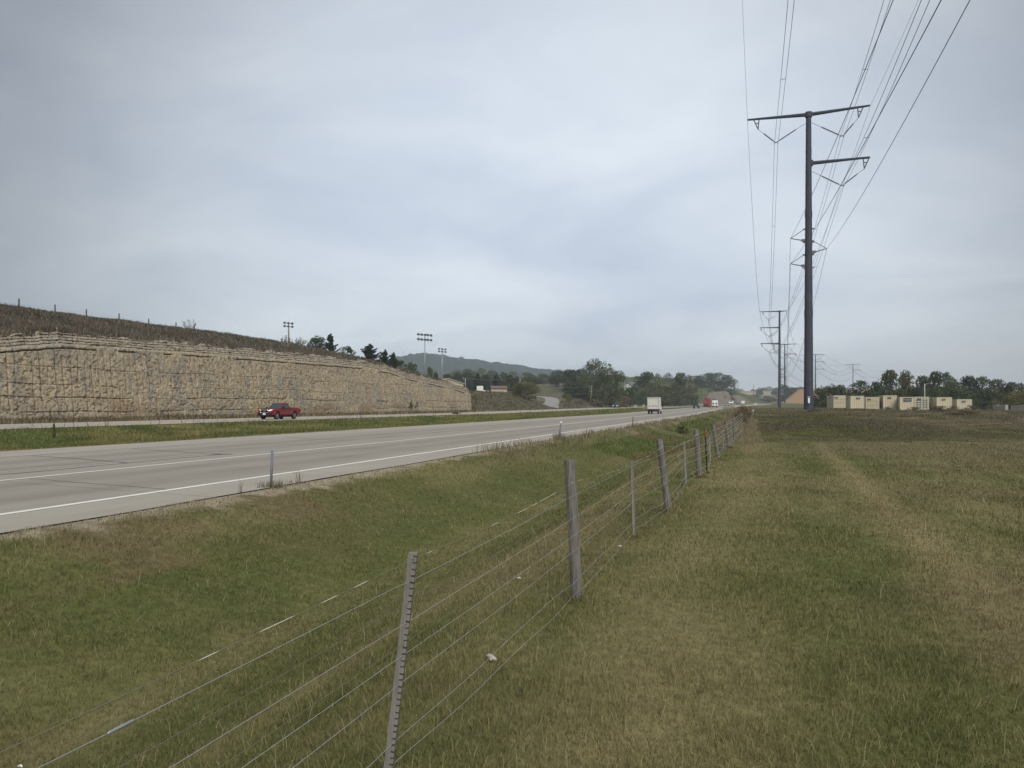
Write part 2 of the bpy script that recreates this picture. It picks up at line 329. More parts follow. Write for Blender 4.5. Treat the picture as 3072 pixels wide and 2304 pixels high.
    hg = mix3(hg, np.array((.10,.11,.045)), np.where(Y > 165, ss((n2-.4)/.2)*.7, 0)); hg = mix3(hg, np.array((.14,.12,.065)), ss((x+60)/2)*.8)
    hg = mix3(hg, np.array((.075,.088,.036)), np.where(Y > 425, ss((Y-425)/60), 0)*ss((-60-x)/6))
    c = np.where((x <= -57)[..., None], hg, c); c = np.where(((Y > 950) & (X > -.045*Y))[..., None], farc, c)
    return c
def seg(*a): return np.concatenate([np.arange(p, q, s) for p, q, s in a])
GXs = seg((-3200,-400,140),(-400,-120,14),(-120,-66,2.2),(-66,-56,.35),(-56,-24,1.3),(-24,-8.8,2.2),(-8.8,9,.16),(9,30,.6),(30,90,2),(90,420,12),(420,3300,140))
GYs = seg((-90,0,9),(0,2,.5),(2,32,.16),(32,60,.4),(60,130,1),(130,300,2.2),(300,900,7),(900,4600,70))
XX, YY = np.meshgrid(GXs, GYs); ZZ = H(XX, YY)
nx, ny = len(GXs), len(GYs); idx = np.arange(nx*ny).reshape(ny, nx)
Q = np.stack([idx[:-1,:-1], idx[:-1,1:], idx[1:,1:], idx[1:,:-1]], -1).reshape(-1, 4)
go = link('ground', npmesh('ground', np.stack([XX, YY, ZZ], -1).reshape(-1, 3), Q, gcol(XX, YY).reshape(-1, 3), True), M['ground'])
tag(go, 'grassy ground with mown strip, roadside ditch and rising field', None, kind='structure')
# ------------------------------------------------------------------ roads, markings
def strip(name, x0, x1, y0, y1, dz, m, label, n=90, xs=3, wob=0):
    t = np.linspace(0, 1, n)**1.4; Y = y0+(y1-y0)*t; V = []; T = []
    for i, y in enumerate(Y):
        for k in range(xs):
            x = x0+(x1-x0)*k/(xs-1)
            if wob and k in (0, xs-1): x += wob*(float(vn(y*3.1, k*5.0, 5))-.5)*2
            V.append((x+float(Cv(y)), y, float(rdz(y))+dz))
    for i in range(n-1):
        for k in range(xs-1): a = i*xs+k; T.append((a, a+1, a+xs+1, a+xs))
    return tag(link(name, npmesh(name, V, T), m), label, None, kind='structure')
strip('road', -23.3, -8.4, -70, 1000, 0.0, M['road'], 'near concrete carriageway with paved shoulders', 420, 7, .05)
strip('road', -56.6, -44.9, -70, 1000, 0.0, M['road2'], 'far concrete carriageway below the rock cut', 300, 7, .04)
strip('edge_line', -9.90, -9.75, -70, 520, .006, M['paint'], 'solid white edge line of the near carriageway', 260, 2, .006)
strip('lane_line', -14.32, -14.20, -70, 520, .006, M['paint'], 'solid white lane line of the near carriageway', 260, 2, .006)
strip('old_lane_line', -16.12, -16.03, -70, 520, .006, M['oldpaint'], 'faded white line beside the lane line', 200, 2, .012)
strip('shoulder_line', -20.75, -20.66, -70, 520, .006, M['oldpaint'], 'faint line at the inner shoulder of the near carriageway', 200, 2, .01)
strip('edge_line', -54.4, -54.28, -70, 520, .006, M['paint'], 'white edge line of the far carriageway', 150, 2)
strip('edge_line', -46.9, -46.78, -70, 520, .006, M['paint'], 'white inner line of the far carriageway', 150, 2)
def sealline(P, w):
    P = catmull([(x, y, 0) for x, y in P], 16); V = []; T = []
    for i, p in enumerate(P):
        d = P[min(i+1, len(P)-1)]-P[max(i-1, 0)]; d /= np.linalg.norm(d); nrm = np.array((-d[1], d[0], 0))
        ww = w*(.5+1.1*float(vn(i*.6, w*100, 9))); o = (float(vn(i*.35, w*31, 4))-.5)*.08
        V += [p+nrm*(o-ww/2)+(0, 0, .004), p+nrm*(o+ww/2)+(0, 0, .004)]
        if i: T.append((2*i-2, 2*i-1, 2*i+1, 2*i))
    o = link('crack_seal', npmesh('crack_seal', V, T), M['seal']); return tag(o, 'dark tar seal over a crack in the near carriageway', None, kind='structure')
sealline([(-15.75,-4),(-15.5,4),(-15.55,9),(-15.45,14),(-15.5,18),(-15.5,19.9)], .085)
sealline([(-20.4,17.6),(-18.5,17.1),(-16.8,16.6),(-15.45,16.1)], .07)
sealline([(-20.3,21.4),(-18.2,20.7),(-15.5,19.9)], .06)
sealline([(-15.6,19.5),(-15.3,20.1)], .26)
sealline([(-20.2,30.6),(-18.3,30.1),(-16.3,29.5)], .045)
sealline([(-22.0,9.0),(-19.3,8.5),(-16.5,7.8)], .045)
sealline([(-14.1,-1.5),(-12,-2),(-9.9,-2.6)], .05)
sealline([(-20.4,44),(-18,43.4),(-14.4,42.6)], .05)
sealline([(-14.2,24.2),(-12,23.8),(-9.9,23.2)], .03)
sealline([(-14.1,12.1),(-12.2,11.7),(-10,11.3)], .025)
sealline([(-9.7,6.2),(-9.0,6.35),(-8.5,6.3)], .03)
V = []; T = []
for i, p in enumerate(SP):
    d = SP[min(i+1, len(SP)-1)]-SP[max(i-1, 0)]; d /= np.linalg.norm(d[:2]); w = 3.1 if i > 8 else 3.1+.5*(8-i)
    V += [(p[0]+d[1]*w, p[1]-d[0]*w, p[2]+.03), (p[0]-d[1]*w, p[1]+d[0]*w, p[2]+.03)]
    if i: T.append((2*i-2, 2*i-1, 2*i+1, 2*i))
tag(link('road', npmesh('side_road', V, T), M['road3']), 'side road curving uphill to the left', None, kind='structure')
# ------------------------------------------------------------------ rock cut
def rock(name, y0, y1, xbase, topf, dy, dz, seed, label, shift=lambda y: 0*y, zbase=lambda y: 0*y+.05, lean=.10, tint=1.0):
    Y = np.arange(y0, y1, dy); Kz = int(max(topf(Y))/dz)+1; t = np.linspace(0, 1, Kz)
    YY, TT = np.meshgrid(Y, t); top = topf(YY)+(fbm(YY*.9, YY*0, seed+5, 3)-.5)*.9; Zr = TT*top
    bed = Zr+(fbm(YY*.12, Zr*.0, seed+7, 3)-.5)*.5
    d = (fbm(YY*.35, Zr*.4, seed, 3)-.5)*.16+(fbm(YY*3.2, Zr*2.8, seed+1, 3)-.5)*.09
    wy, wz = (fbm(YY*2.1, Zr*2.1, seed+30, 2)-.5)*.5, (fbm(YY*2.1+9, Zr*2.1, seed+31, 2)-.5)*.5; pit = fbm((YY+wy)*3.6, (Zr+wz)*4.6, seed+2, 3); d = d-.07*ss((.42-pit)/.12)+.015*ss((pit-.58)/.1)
    # drill-hole grooves left by blasting
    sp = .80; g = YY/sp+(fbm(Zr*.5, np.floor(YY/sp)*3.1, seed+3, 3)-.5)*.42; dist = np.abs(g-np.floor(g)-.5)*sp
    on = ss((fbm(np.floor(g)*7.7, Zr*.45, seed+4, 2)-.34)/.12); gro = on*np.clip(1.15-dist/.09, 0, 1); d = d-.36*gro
    for zl, dep, th in ((.95,.17,.07),(2.25,.19,.07),(3.4,.12,.06),(5.0,.12,.06)):
        on = ss((fbm(YY*.23, np.full_like(YY, zl), seed+8, 3)-.40)/.12); d = d-dep*on*np.clip(1-np.abs(bed-zl)/th, 0, 1)
    # broken beds at the top, stepping back, with a dark parting below them
    ts = topf(YY)-Zr; tt = ts+(top-topf(YY))*.15; lay = np.floor((tt+(fbm(YY*.5, YY*0, seed+11, 2)-.5)*.3)/.27)
    cap = ss((1.15-tt)/.1); d = d-cap*((1.15-tt)*.45+.22*vn(YY*.9, lay*3.3, seed+12))
    d = d-cap*.25*np.clip(1-np.abs(((tt/.27) % 1)-.5)/.16, 0, 1)
    d = d-.40*ss((fbm(YY*.30, YY*0, seed+13, 4)-.44)/.1)*np.clip(1-np.abs(tt-1.42)/.10, 0, 1)
    X = xbase-lean*Zr+d+shift(YY)
    a = mix3(np.ones(YY.shape)[..., None]*np.array((.36,.30,.208)), np.array((.305,.262,.196)), ss((fbm(YY*.10, Zr*.45, seed+20, 4)-.42)/.2))
    a = mix3(a, np.array((.40,.335,.24)), ss((fbm(YY*1.1, Zr*1.1, seed+21, 3)-.52)/.15)*.7)
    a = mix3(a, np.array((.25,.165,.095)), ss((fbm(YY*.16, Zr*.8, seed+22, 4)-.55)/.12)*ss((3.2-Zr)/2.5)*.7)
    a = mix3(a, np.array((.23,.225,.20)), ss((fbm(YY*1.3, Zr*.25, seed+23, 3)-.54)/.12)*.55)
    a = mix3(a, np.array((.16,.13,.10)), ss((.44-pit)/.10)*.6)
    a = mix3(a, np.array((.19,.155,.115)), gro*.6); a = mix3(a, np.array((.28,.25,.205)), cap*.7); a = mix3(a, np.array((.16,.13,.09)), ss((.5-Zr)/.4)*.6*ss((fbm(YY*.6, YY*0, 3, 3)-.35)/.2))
    a = a*tint
    n, mz = len(Y), Kz; idx = np.arange(n*mz).reshape(mz, n)
    V = np.stack([X, YY, Zr+zbase(YY)], -1).reshape(-1, 3); Q = [np.stack([idx[:-1,:-1], idx[:-1,1:], idx[1:,1:], idx[1:,:-1]], -1).reshape(-1, 4)]
    col = a.reshape(-1, 3); base = len(V)
    # lap the top back into the hill and close the end
    back = np.stack([X[-1]-2.2, Y, Zr[-1]+zbase(Y)-.5], -1); V = np.concatenate([V, back]); col = np.concatenate([col, a[-1]])
    bi = np.arange(n)+base; Q.append(np.stack([idx[-1,:-1], idx[-1,1:], bi[1:], bi[:-1]], -1))
    e0 = len(V); end = np.stack([X[:, -1]-5, np.full(mz, Y[-1]+2.2), Zr[:, -1]*.92-.3], -1); V = np.concatenate([V, end]); col = np.concatenate([col, a[:, -1]])
    ei = np.arange(mz)+e0; Q.append(np.stack([idx[:-1,-1], ei[:-1], ei[1:], idx[1:,-1]], -1))
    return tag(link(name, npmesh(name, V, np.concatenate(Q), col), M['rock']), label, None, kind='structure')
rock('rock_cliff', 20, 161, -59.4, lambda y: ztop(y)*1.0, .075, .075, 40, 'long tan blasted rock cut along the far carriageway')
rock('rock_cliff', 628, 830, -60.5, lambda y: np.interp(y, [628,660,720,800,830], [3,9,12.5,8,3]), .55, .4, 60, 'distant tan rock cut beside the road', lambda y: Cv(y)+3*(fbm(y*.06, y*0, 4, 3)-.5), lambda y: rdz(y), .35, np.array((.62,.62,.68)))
# ------------------------------------------------------------------ hill on the skyline
def hill():
    P = np.linspace(1050, 2160, 430); D = np.linspace(1350, 2500, 240)
    cr = np.interp(P, [1050,1190,1226,1258,1313,1367,1421,1475,1530,1584,1638,1700,1800,1900,2000,2160], [1098,1077,1069,1066,1069,1076,1084,1091,1097,1106,1111,1117,1126,1136,1147,1172])
    PP, DD = np.meshgrid(P, D); cz = CAMZ+(CY-cr)/F*2350-7
    u = (PP-CX)/F*DD; X = u*CA-DD*SA; Y = u*SA+DD*CA
    s = ss((DD-1350)/980)-.5*ss((DD-2350)/400); z = cz[None, :]*s+(fbm(X*.004, Y*.004, 70, 3)-.5)*6*ss((2330-DD)/300)
    b = lambda k, sd: 1-np.abs(vn(X/k, Y/k, sd)*2-1)
    z = z+5*vn(X/12, Y/12, 71)+4.5*vn(X/6.5, Y/6.5, 72)+4.5*ss((vn(X/19, Y/19, 73)-.66)/.2)
    c = mix3(np.ones(X.shape)[..., None]*np.array((.024,.038,.032)), np.array((.050,.058,.036)), ss((fbm(X/60, Y/90, 74, 4)-.5)/.16)); c = mix3(c, np.array((.018,.028,.022)), ss((vn(X/13, Y/26, 75)-.5)/.25))
    n, mz = len(P), len(D); idx = np.arange(n*mz).reshape(mz, n)
    Q = np.stack([idx[:-1,:-1], idx[:-1,1:], idx[1:,1:], idx[1:,:-1]], -1).reshape(-1, 4)
    tag(link('hill', npmesh('hill', np.stack([X, Y, z], -1).reshape(-1, 3), Q, c.reshape(-1, 3)), M['hill']), 'long wooded hill on the horizon', None, kind='structure')
hill()
# ------------------------------------------------------------------ grass and weeds
def scat(n, D0, D1, px0=-260, px1=3340):
    D = D0*(D1/D0)**rng.random(n); px = px0+(px1-px0)*rng.random(n); u = (px-CX)/F*D
    return u*CA-D*SA, u*SA+D*CA, D
def blades(name, X, Y, h, w, lean, col, label, segs=3, sink=.01):
    n = len(X); Z = H(X, Y)-sink; az = rng.random(n)*6.2832; fa = rng.random(n)*6.2832
    ld = np.stack([np.cos(az), np.sin(az)], 1)*(lean*h)[:, None]; t = np.stack([np.cos(fa), np.sin(fa)], 1)*(w*.5)[:, None]
    P = np.stack([X, Y], 1)
    def pt(xy, z): return np.concatenate([xy, z[:, None]], 1)
    if segs == 3:
        mid = P+ld*.35; zm = Z+h*.6
        V = np.stack([pt(P-t, Z), pt(P+t, Z), pt(mid-t*.75, zm), pt(mid+t*.75, zm), pt(P+ld, Z+h*np.sqrt(np.maximum(.1, 1-lean**2*.6)))], 1).reshape(-1, 3)
        b = np.arange(n)[:, None]*5; T = np.stack([b+np.array([0,1,3]), b+np.array([0,3,2]), b+np.array([2,3,4])], 1).reshape(-1, 3); k = 5
    else:
        V = np.stack([pt(P-t, Z), pt(P+t, Z), pt(P+ld, Z+h)], 1).reshape(-1, 3); T = np.arange(3*n).reshape(-1, 3); k = 3
    me = npmesh(name, V, T, np.repeat(col, k, 0)); return tag(link(name, me, M['blade']), label, None, kind='stuff')
def jitter(c, a, mul=1.0): return np.clip(c*mul*(1+a*(rng.random((len(c), 1))-.5)*2), .004, .7)
def isroad(x): return ((x < -8.35) & (x > -23.4)) | ((x < -44.8) & (x > -56.7))
# mown grass
X, Y, D = scat(430000, 1.6, 46); x = X-Cv(Y); mown = (Y < 36+.4*np.clip(x, -20, 30)+(vn(X*.8, Y*.8, 5)-.5)*1.2)
edge = (x > -8.05-.5*vn(Y*1.1, Y*0, 31)) & (Y > -1)
k = mown & edge; X, Y, D = X[k], Y[k], D[k]; c = gcol(X, Y); r = rng.random(len(X))
c = np.where((r < .24)[:, None], c*.42+STR*.72, np.where((r > .72)[:, None], c*.55+GRN*.55, c))
clump = vn(X*2.2, Y*2.2, 8)
blades('grass', X, Y, (.028+.042*rng.random(len(X)))*(.65+.7*clump), np.maximum(.0035, .00075*D), .25+.75*rng.random(len(X)), jitter(c, .5, 1.12), 'short mown grass beside the fence')
# rough clumps in the lawn
X, Y, D = scat(26000, 2.5, 36); k = (vn(X*.9, Y*.9, 77) > .80) & (X > -7.6) & (Y < 34); X, Y, D = X[k], Y[k], D[k]; c = gcol(X, Y)*.4+DGR*.6
blades('grass_clumps', X, Y, .06+.07*rng.random(len(X)), np.maximum(.0045, .0009*D), .3+.6*rng.random(len(X)), jitter(c, .3, 1.2), 'taller dark green clumps in the mown grass')
X, Y, D = scat(5200, 2.2, 30); k = (X > -7.9) & (Y < 33); X, Y, D = X[k], Y[k], D[k]; n = len(X)
blades('grass_stems', X, Y, .08+.10*rng.random(n), np.maximum(.003, .0006*D), .3+.6*rng.random(n), jitter(np.tile(np.array((.34,.29,.17)), (n, 1)), .3), 'pale dry stems standing above the mown grass')
# weeds along the shoulder and on the ditch bank beyond the mown part
X, Y, D = scat(330000, 24, 330, 1000, 2420); x = X-Cv(Y)
bank = (x > -8.3) & (x < .5) & (Y > 36+.4*np.clip(x, -20, 30)); verge = (x > -8.4) & (x < -7.3+.04*np.clip(Y-20, 0, 30)) & (Y > 22)
k = bank | verge; X, Y, D, x = X[k], Y[k], D[k], x[k]; n = len(X)
pale = vn(X*.5, Y*.25, 91); lush = fbm(X*.5, Y*.12, 92, 3)
top = ss((x+7.6)/-.9+1)                                    # the stalky fringe at the road edge
hh = np.where(x < -6.9, .12+.24*vn(X*1.3, Y*.5, 93), .07+.17*ss((lush-.35)/.3))*(.5+.8*rng.random(n)); hh = np.where(x > -2.2, .10+(.22+.8*rng.random(n)*vn(X*.7, Y*.2, 94))*ss((Y-42)/10)*ss((.7-x+1.2*(vn(X*0, Y*.3, 37)-.5))/1.6), hh)
c = np.where((x < -6.9)[:, None], mix3(np.ones((n, 3))*np.array((.23,.18,.125)), np.array((.16,.16,.065)), rng.random(n)*.7), mix3(np.ones((n, 3))*np.array((.125,.155,.05)), np.array((.19,.165,.08)), ss((pale-.5)/.2)))
c = np.where((x > -2.2)[:, None], mix3(np.ones((n, 3))*np.array((.30,.24,.165)), np.array((.15,.15,.062)), rng.random(n)*.75), c)
kk = (rng.random(n) < np.where(x < -6.9, .19, 1.0))
blades('weeds', X[kk], Y[kk], hh[kk], np.maximum(.008, .0008*D[kk]), (.15+.5*rng.random(n))[kk], jitter(c, .35, 1.05)[kk], 'tall weeds and brown stalks on the ditch bank')
# median grass
X, Y, D = scat(330000, 19, 330, -200, 2150); x = X-Cv(Y); k = (x < -23.6+.25*vn(Y, Y*0, 6)) & (x > -44.75); X, Y, D, x = X[k], Y[k], D[k], x[k]; n = len(X)
mid = ss((-24-x)/2.0)*ss((x+44.6)/1.2); hh = (.08+.25*mid*(.3+vn(X*.45, Y*.35, 95)))*(.55+.7*rng.random(n)); c = gcol(X, Y)*(.75+.5*vn(X*.6, Y*.5, 96))[:, None]
tall = rng.random(n) < .012*ss((-40-x)/2); hh = np.where(tall, .5+.5*rng.random(n), hh); c = np.where(tall[:, None], np.array((.15,.115,.085)), c)
blades('median_grass', X, Y, hh, np.maximum(.01, .0009*D), .2+.5*rng.random(n), jitter(c, .35, 1.05), 'uncut grass in the median between the carriageways')
# hill top grass, verge under the rock cut, bank beyond it
X, Y, D = scat(420000, 50, 330, -260, 1760); x = X-Cv(Y); hl = (x < -62.1) & (x > -100)
foot = (x < -56.7) & (x > -59.3+.4*vn(Y, Y*0, 2)); bank2 = (x < -57) & (Y > 160); lip = (x < -60.4) & (x > -62.2) & (vn(Y*.35, x*.8, 19) > .40)
k = (hl | foot | bank2 | lip) & ~((np.abs(X-np.interp(Y, SP[:60, 1], SP[:60, 0])) < 3.5) & (Y > 245) & (Y < 372)); X, Y, D, x = X[k], Y[k], D[k], x[k]; n = len(X)
hh = np.where(x > -59.4, .22+.35*vn(X, Y*.5, 97), .25+.5*vn(X*.35, Y*.35, 98))*(.5+.8*rng.random(n)); hh = np.where(Y > 165, hh*.8, hh)
c = gcol(X, Y)*(.8+.45*vn(X*.5, Y*.3, 99))[:, None]; c = np.where((rng.random(n) < .18)[:, None], np.array((.22,.175,.13)), c)
blades('hill_grass', X, Y, hh, np.maximum(.02, .0011*D), .15+.4*rng.random(n), jitter(c, .35, 1.1), 'dry brown grass above and beside the rock cut')
# rough field on the right
X, Y, D = scat(380000, 33, 230, 2150, 3340); x = X-Cv(Y); k = (Y > 36.3+.4*np.clip(x, -20, 30)+(vn(X*.8, Y*.8, 5)-.5)*1.2) & (x > .3); X, Y, D = X[k], Y[k], D[k]; n = len(X)
bush = vn(X*.22, Y*.16, 101); hh = (.045+(.20*ss((bush-.5)/.35)+.09*vn(X*1.1, Y*.8, 102))*ss((Y-36-.4*np.clip(x[k], -20, 30))/14))*(.5+.8*rng.random(n)); hh = hh*np.where(np.abs(X-2.5) < 2.2, .6, 1)
c = gcol(X, Y)*(.8+.4*vn(X*.8, Y*.4, 103))[:, None]; c = np.where((bush > .66)[:, None], c*.5+np.array((.15,.125,.095))*.5, c)
blades('field_grass', X, Y, hh, np.maximum(.012, .00085*D), .2+.5*rng.random(n), jitter(c, .3, 1.05), 'rough brown field grass rising towards the pylons')
# weeds round the marker posts at the shoulder
def tuft(x, y, n, r, h, c, label):
    a = rng.random(n)*6.28; q = r*np.sqrt(rng.random(n)); X = x+q*np.cos(a); Y = y+q*np.sin(a)
    blades('weed_tuft', X, Y, h*(.35+.65*rng.random(n)), np.full(n, .007), .15+.5*rng.random(n), jitter(np.tile(np.array(c), (n, 1)), .4), label)
# ------------------------------------------------------------------ trees and shrubs
def leaves(P, size, c, up=.5, asp=1.6):
    n = len(P); a = rng.normal(size=(n, 3)); a[:, 2] += up*rng.normal(size=n); a /= np.linalg.norm(a, axis=1)[:, None]
    b = rng.normal(size=(n, 3)); b -= (a*b).sum(1)[:, None]*a; b /= np.linalg.norm(b, axis=1)[:, None]; s = (size*(.6+.8*rng.random(n)))[:, None]
    V = np.stack([P-a*s*asp*.5, P+b*s*.4, P+a*s*asp*.5, P-b*s*.4], 1).reshape(-1, 3); T = np.arange(4*n).reshape(-1, 4)
    return V, T, np.repeat(c, 4, 0)
def crown_mesh(seed, hue, nb=20, per=95, wid=.40, z0=.18, leaf=.042, sparse=1.0, flat=1.0):
    global rng; keep = rng; rng = np.random.default_rng(seed); Ps = []; Cs = []; cent = []
    for i in range(nb):
        th = rng.random()*6.2832; ph = rng.random()**.8; rr = wid*math.sqrt(max(.05, 1-(2*ph-.85)**2*.75))*(.35+.5*rng.random()); zc = z0+(.92-z0)*ph
        cpos = np.array((rr*math.cos(th), rr*math.sin(th), zc)); r = (.10+.085*rng.random())*(wid/.4)**.5; cent.append(cpos)
        d = rng.normal(size=(per, 3)); d /= np.linalg.norm(d, axis=1)[:, None]; q = r*(.55+.5*rng.random(per)**.5)
        p = cpos+d*q[:, None]*np.array((1.15, 1.15, .85*flat)); p = p+rng.normal(size=p.shape)*.012
        Ps.append(p[rng.random(per) < sparse]); sh = .75+.5*rng.random()
        Cs.append(np.tile(np.array(hue)*sh, (len(Ps[-1]), 1))*(.75+.5*rng.random((len(Ps[-1]), 1))))
    ex = 220; th = rng.random(ex)*6.28; ph = rng.random(ex); rr = wid*1.02*np.sqrt(np.maximum(.03, 1-(2*ph-.85)**2*.8))*(.8+.3*rng.random(ex))
    Ps.append(np.stack([rr*np.cos(th), rr*np.sin(th), z0+(.99-z0)*ph], 1)); Cs.append(np.tile(np.array(hue), (ex, 1))*(.7+.6*rng.random((ex, 1))))
    P = np.concatenate(Ps); V, T, C = leaves(P, np.full(len(P), leaf), np.concatenate(Cs)); rng = keep
    V[:, 2] = np.maximum(V[:, 2], .01); return npmesh('crown', V, T, C), cent
def trunk_mesh(seed, cent, r=.022, top=.6):
    random.seed(seed); m = MB(); j = lambda a: (random.random()-.5)*a
    pts = [(0,0,-.03), (j(.02), j(.02), .12), (j(.04), j(.04), .3), (j(.06), j(.06), top)]; m.tube(pts, [r*1.25, r, r*.75, r*.3], 7)
    for cpos in cent[:9]:
        b = np.array(pts[2])*(.7+.3*random.random()); md = (b+cpos)/2+np.array((0, 0, .03)); m.tube([b, md, cpos], [r*.5, r*.33, r*.12], 5)
    return m.mesh('trunk')
HUES = dict(dark=(.058,.076,.036), mid=(.080,.098,.042), olive=(.112,.114,.050), yellow=(.16,.14,.05), pale=(.12,.122,.07), blue=(.056,.076,.046), brown=(.13,.105,.06))
TREE = {}
def tree_kind(key, hue, seed, **kw):
    cm, cent = crown_mesh(seed, HUES[hue], **kw); cm.materials.append(M['leaf']); tm = trunk_mesh(seed, cent); tm.materials.append(M['bark']); TREE[key] = (cm, tm)
tree_kind('dark_a', 'dark', 1); tree_kind('dark_b', 'blue', 2, wid=.46, nb=22); tree_kind('mid_a', 'mid', 3); tree_kind('mid_b', 'mid', 4, wid=.5, z0=.08, nb=24)
tree_kind('olive_a', 'olive', 5, wid=.5, z0=.05, nb=24); tree_kind('olive_b', 'olive', 6, wid=.40); tree_kind('sparse', 'pale', 7, nb=15, sparse=.45, per=80, z0=.3, leaf=.034)
tree_kind('tall', 'mid', 8, wid=.5, z0=.42, nb=19, per=85, leaf=.036); tree_kind('yellow', 'yellow', 9, wid=.5, z0=.05); tree_kind('bush_d', 'dark', 10, wid=.62, z0=.03, nb=22, leaf=.055); tree_kind('bush_m', 'mid', 11, wid=.7, z0=.02, nb=22, leaf=.055)
tree_kind('bush_b', 'brown', 12, wid=.65, z0=.02, nb=18, sparse=.7, leaf=.05); tree_kind('oliveshrub', 'olive', 13, wid=.62, z0=.04, nb=30, per=120, sparse=.9, leaf=.045)
tree_kind('greyshrub', 'pale', 14, wid=.6, z0=.03, nb=16, sparse=.55, leaf=.04)
def cedar_meshes(seed, hue=(.050,.070,.042), n=34, wid=.42):
    global rng; keep = rng; rng = np.random.default_rng(seed); m = MB(); m.tube([(0,0,-.03),(0,0,.5),(0,0,.97)], [.03,.018,.006], 6); Ps = []
    for i in range(n):
        z = .03+.86*(i/n)**1.05; az = rng.random()*6.28; ln = wid*(1-(i/n)**.9*.86)*(.55+.6*rng.random()); ris = .35+.5*rng.random()+.4*(i/n)
        e = np.array((math.cos(az)*ln, math.sin(az)*ln, z+ln*ris)); s = np.array((0, 0, z)); md = (s+e)/2-np.array((0, 0, ln*.08)); m.tube([s, md, e], [.011,.007,.002], 4, False)
        t = rng.random(95)**.8; p = s*(1-t)[:, None]+e*t[:, None]; p = p+rng.normal(size=p.shape)*(.034*(1.05-t))[:, None]; Ps.append(p)
    t = rng.random(60); Ps.append(np.stack([rng.normal(size=60)*.012, rng.normal(size=60)*.012, .75+.26*t], 1))
    P = np.concatenate(Ps); C = np.tile(np.array(hue), (len(P), 1))*(.7+.6*rng.random((len(P), 1))); V, T, C = leaves(P, np.full(len(P), .042), C, asp=2.4); rng = keep
    a = npmesh('crown', V, T, C); a.materials.append(M['leaf']); b = m.mesh('trunk'); b.materials.append(M['bark']); return a, b
TREE['cedar_a'] = cedar_meshes(21); TREE['cedar_b'] = cedar_meshes(22, wid=.5, n=26); TREE['cedar_c'] = cedar_meshes(23, wid=.36); TREE['pine'] = cedar_meshes(24, (.040,.060,.040), 40, .30)
def bare_meshes(seed, n=9, lf=120, hue=(.16,.13,.09)):
    global rng; keep = rng; rng = np.random.default_rng(seed); random.seed(seed); m = MB(); tips = []
    def br(p, d, ln, r, k):
        q = p+d*ln; m.tube([p, (p+q)/2+np.array([(random.random()-.5)*ln*.12 for _ in range(3)]), q], [r, r*.8, r*.55], 4, False); tips.append(q)
        if k:
            for _ in range(3 if k > 1 else 2):
                nd = d+np.array([(random.random()-.5)*1.1, (random.random()-.5)*1.1, random.random()*.25]); nd /= np.linalg.norm(nd); br(q if random.random() < .6 else (p+q)/2, nd, ln*(.55+.2*random.random()), r*.55, k-1)
    for i in range(n):
        a = i*6.28/n+random.random(); d = np.array((math.cos(a)*.55, math.sin(a)*.55, 1.)); d /= np.linalg.norm(d); br(np.array((0, 0, -.02)), d, .36, .014, 3)
    P = np.array(tips)[rng.integers(0, len(tips), lf)]+rng.normal(size=(lf, 3))*.03; C = np.tile(np.array(hue), (lf, 1))*(.6+.8*rng.random((lf, 1)))
    V, T, C = leaves(P, np.full(lf, .04), C); rng = keep; a = npmesh('crown', V, T, C); a.materials.append(M['leaf']); b = m.mesh('trunk'); b.materials.append(M['twig']); return a, b
TREE['bare'] = bare_meshes(31, 8, 60); TREE['bare_leafy'] = bare_meshes(32, 8, 420, (.10,.105,.06)); TREE['sapling'] = bare_meshes(33, 3, 420, (.06,.07,.035))
TW = {}
for k_, (cm_, tm_) in TREE.items():
    q_ = np.zeros(len(cm_.vertices)*3, np.float32); cm_.vertices.foreach_get('co', q_); TW[k_] = float(np.percentile(q_[::3], 98.5)-np.percentile(q_[::3], 1.5))
def plant(name, key, label, cat, px, D, topy=None, wpx=None, h=None, group=None, rz=None, sink=0.0, z=None):
    X, Y, _ = W(px, D); zb = Hs(X, Y) if z is None else z; zt = CAMZ+(CY-topy)/F*D if topy is not None else zb+h
    h = max(.4, zt-zb+sink); cm, tm = TREE[key]; r = thing(name, label, cat, (X, Y, zb-sink), random.random()*6.28 if rz is None else rz, group)
    if wpx is not None: s = (wpx/F*D)/TW[key]
    else: s = h
    r.scale = (s, s, h)
    for nm, me in (('crown', cm), ('trunk', tm)): o = bpy.data.objects.new(nm, me); COL.objects.link(o); o.parent = r
    return r
ORD = 'first second third fourth fifth sixth seventh eighth ninth tenth eleventh twelfth thirteenth fourteenth fifteenth sixteenth seventeenth eighteenth nineteenth twentieth'.split()
KINDW = dict(dark_a='dark green tree', dark_b='broad dark-green tree', mid_a='green tree', mid_b='broad green tree', olive_a='low olive-green tree', olive_b='olive-green tree', sparse='thin pale tree', tall='tallest open-crowned tree', yellow='yellowing bushy tree', bush_d='dark green bush', bush_m='green bush', bush_b='brownish bush', oliveshrub='large twiggy olive bush', pine='dark pine tree', greyshrub='grey-green shrub', bare='bare twiggy tree', bare_leafy='half-bare shrub')
def row(rows, where, group):
    rows = sorted(rows, key=lambda r: r[1]); n = len(rows)
    for i, (key, px, D, topy, wpx) in enumerate(rows):
        base = KINDW[key]; cat = 'bush' if 'bush' in key or 'shrub' in key else 'tree'
        plant('bush' if cat == 'bush' else ('pine_tree' if key == 'pine' else 'tree'), key, f'{base}, {ORD[i]} from the left {where}' if i < n-1 else f'{base}, rightmost of those {where}', cat, px, D, topy, wpx, group=group, sink=.15)
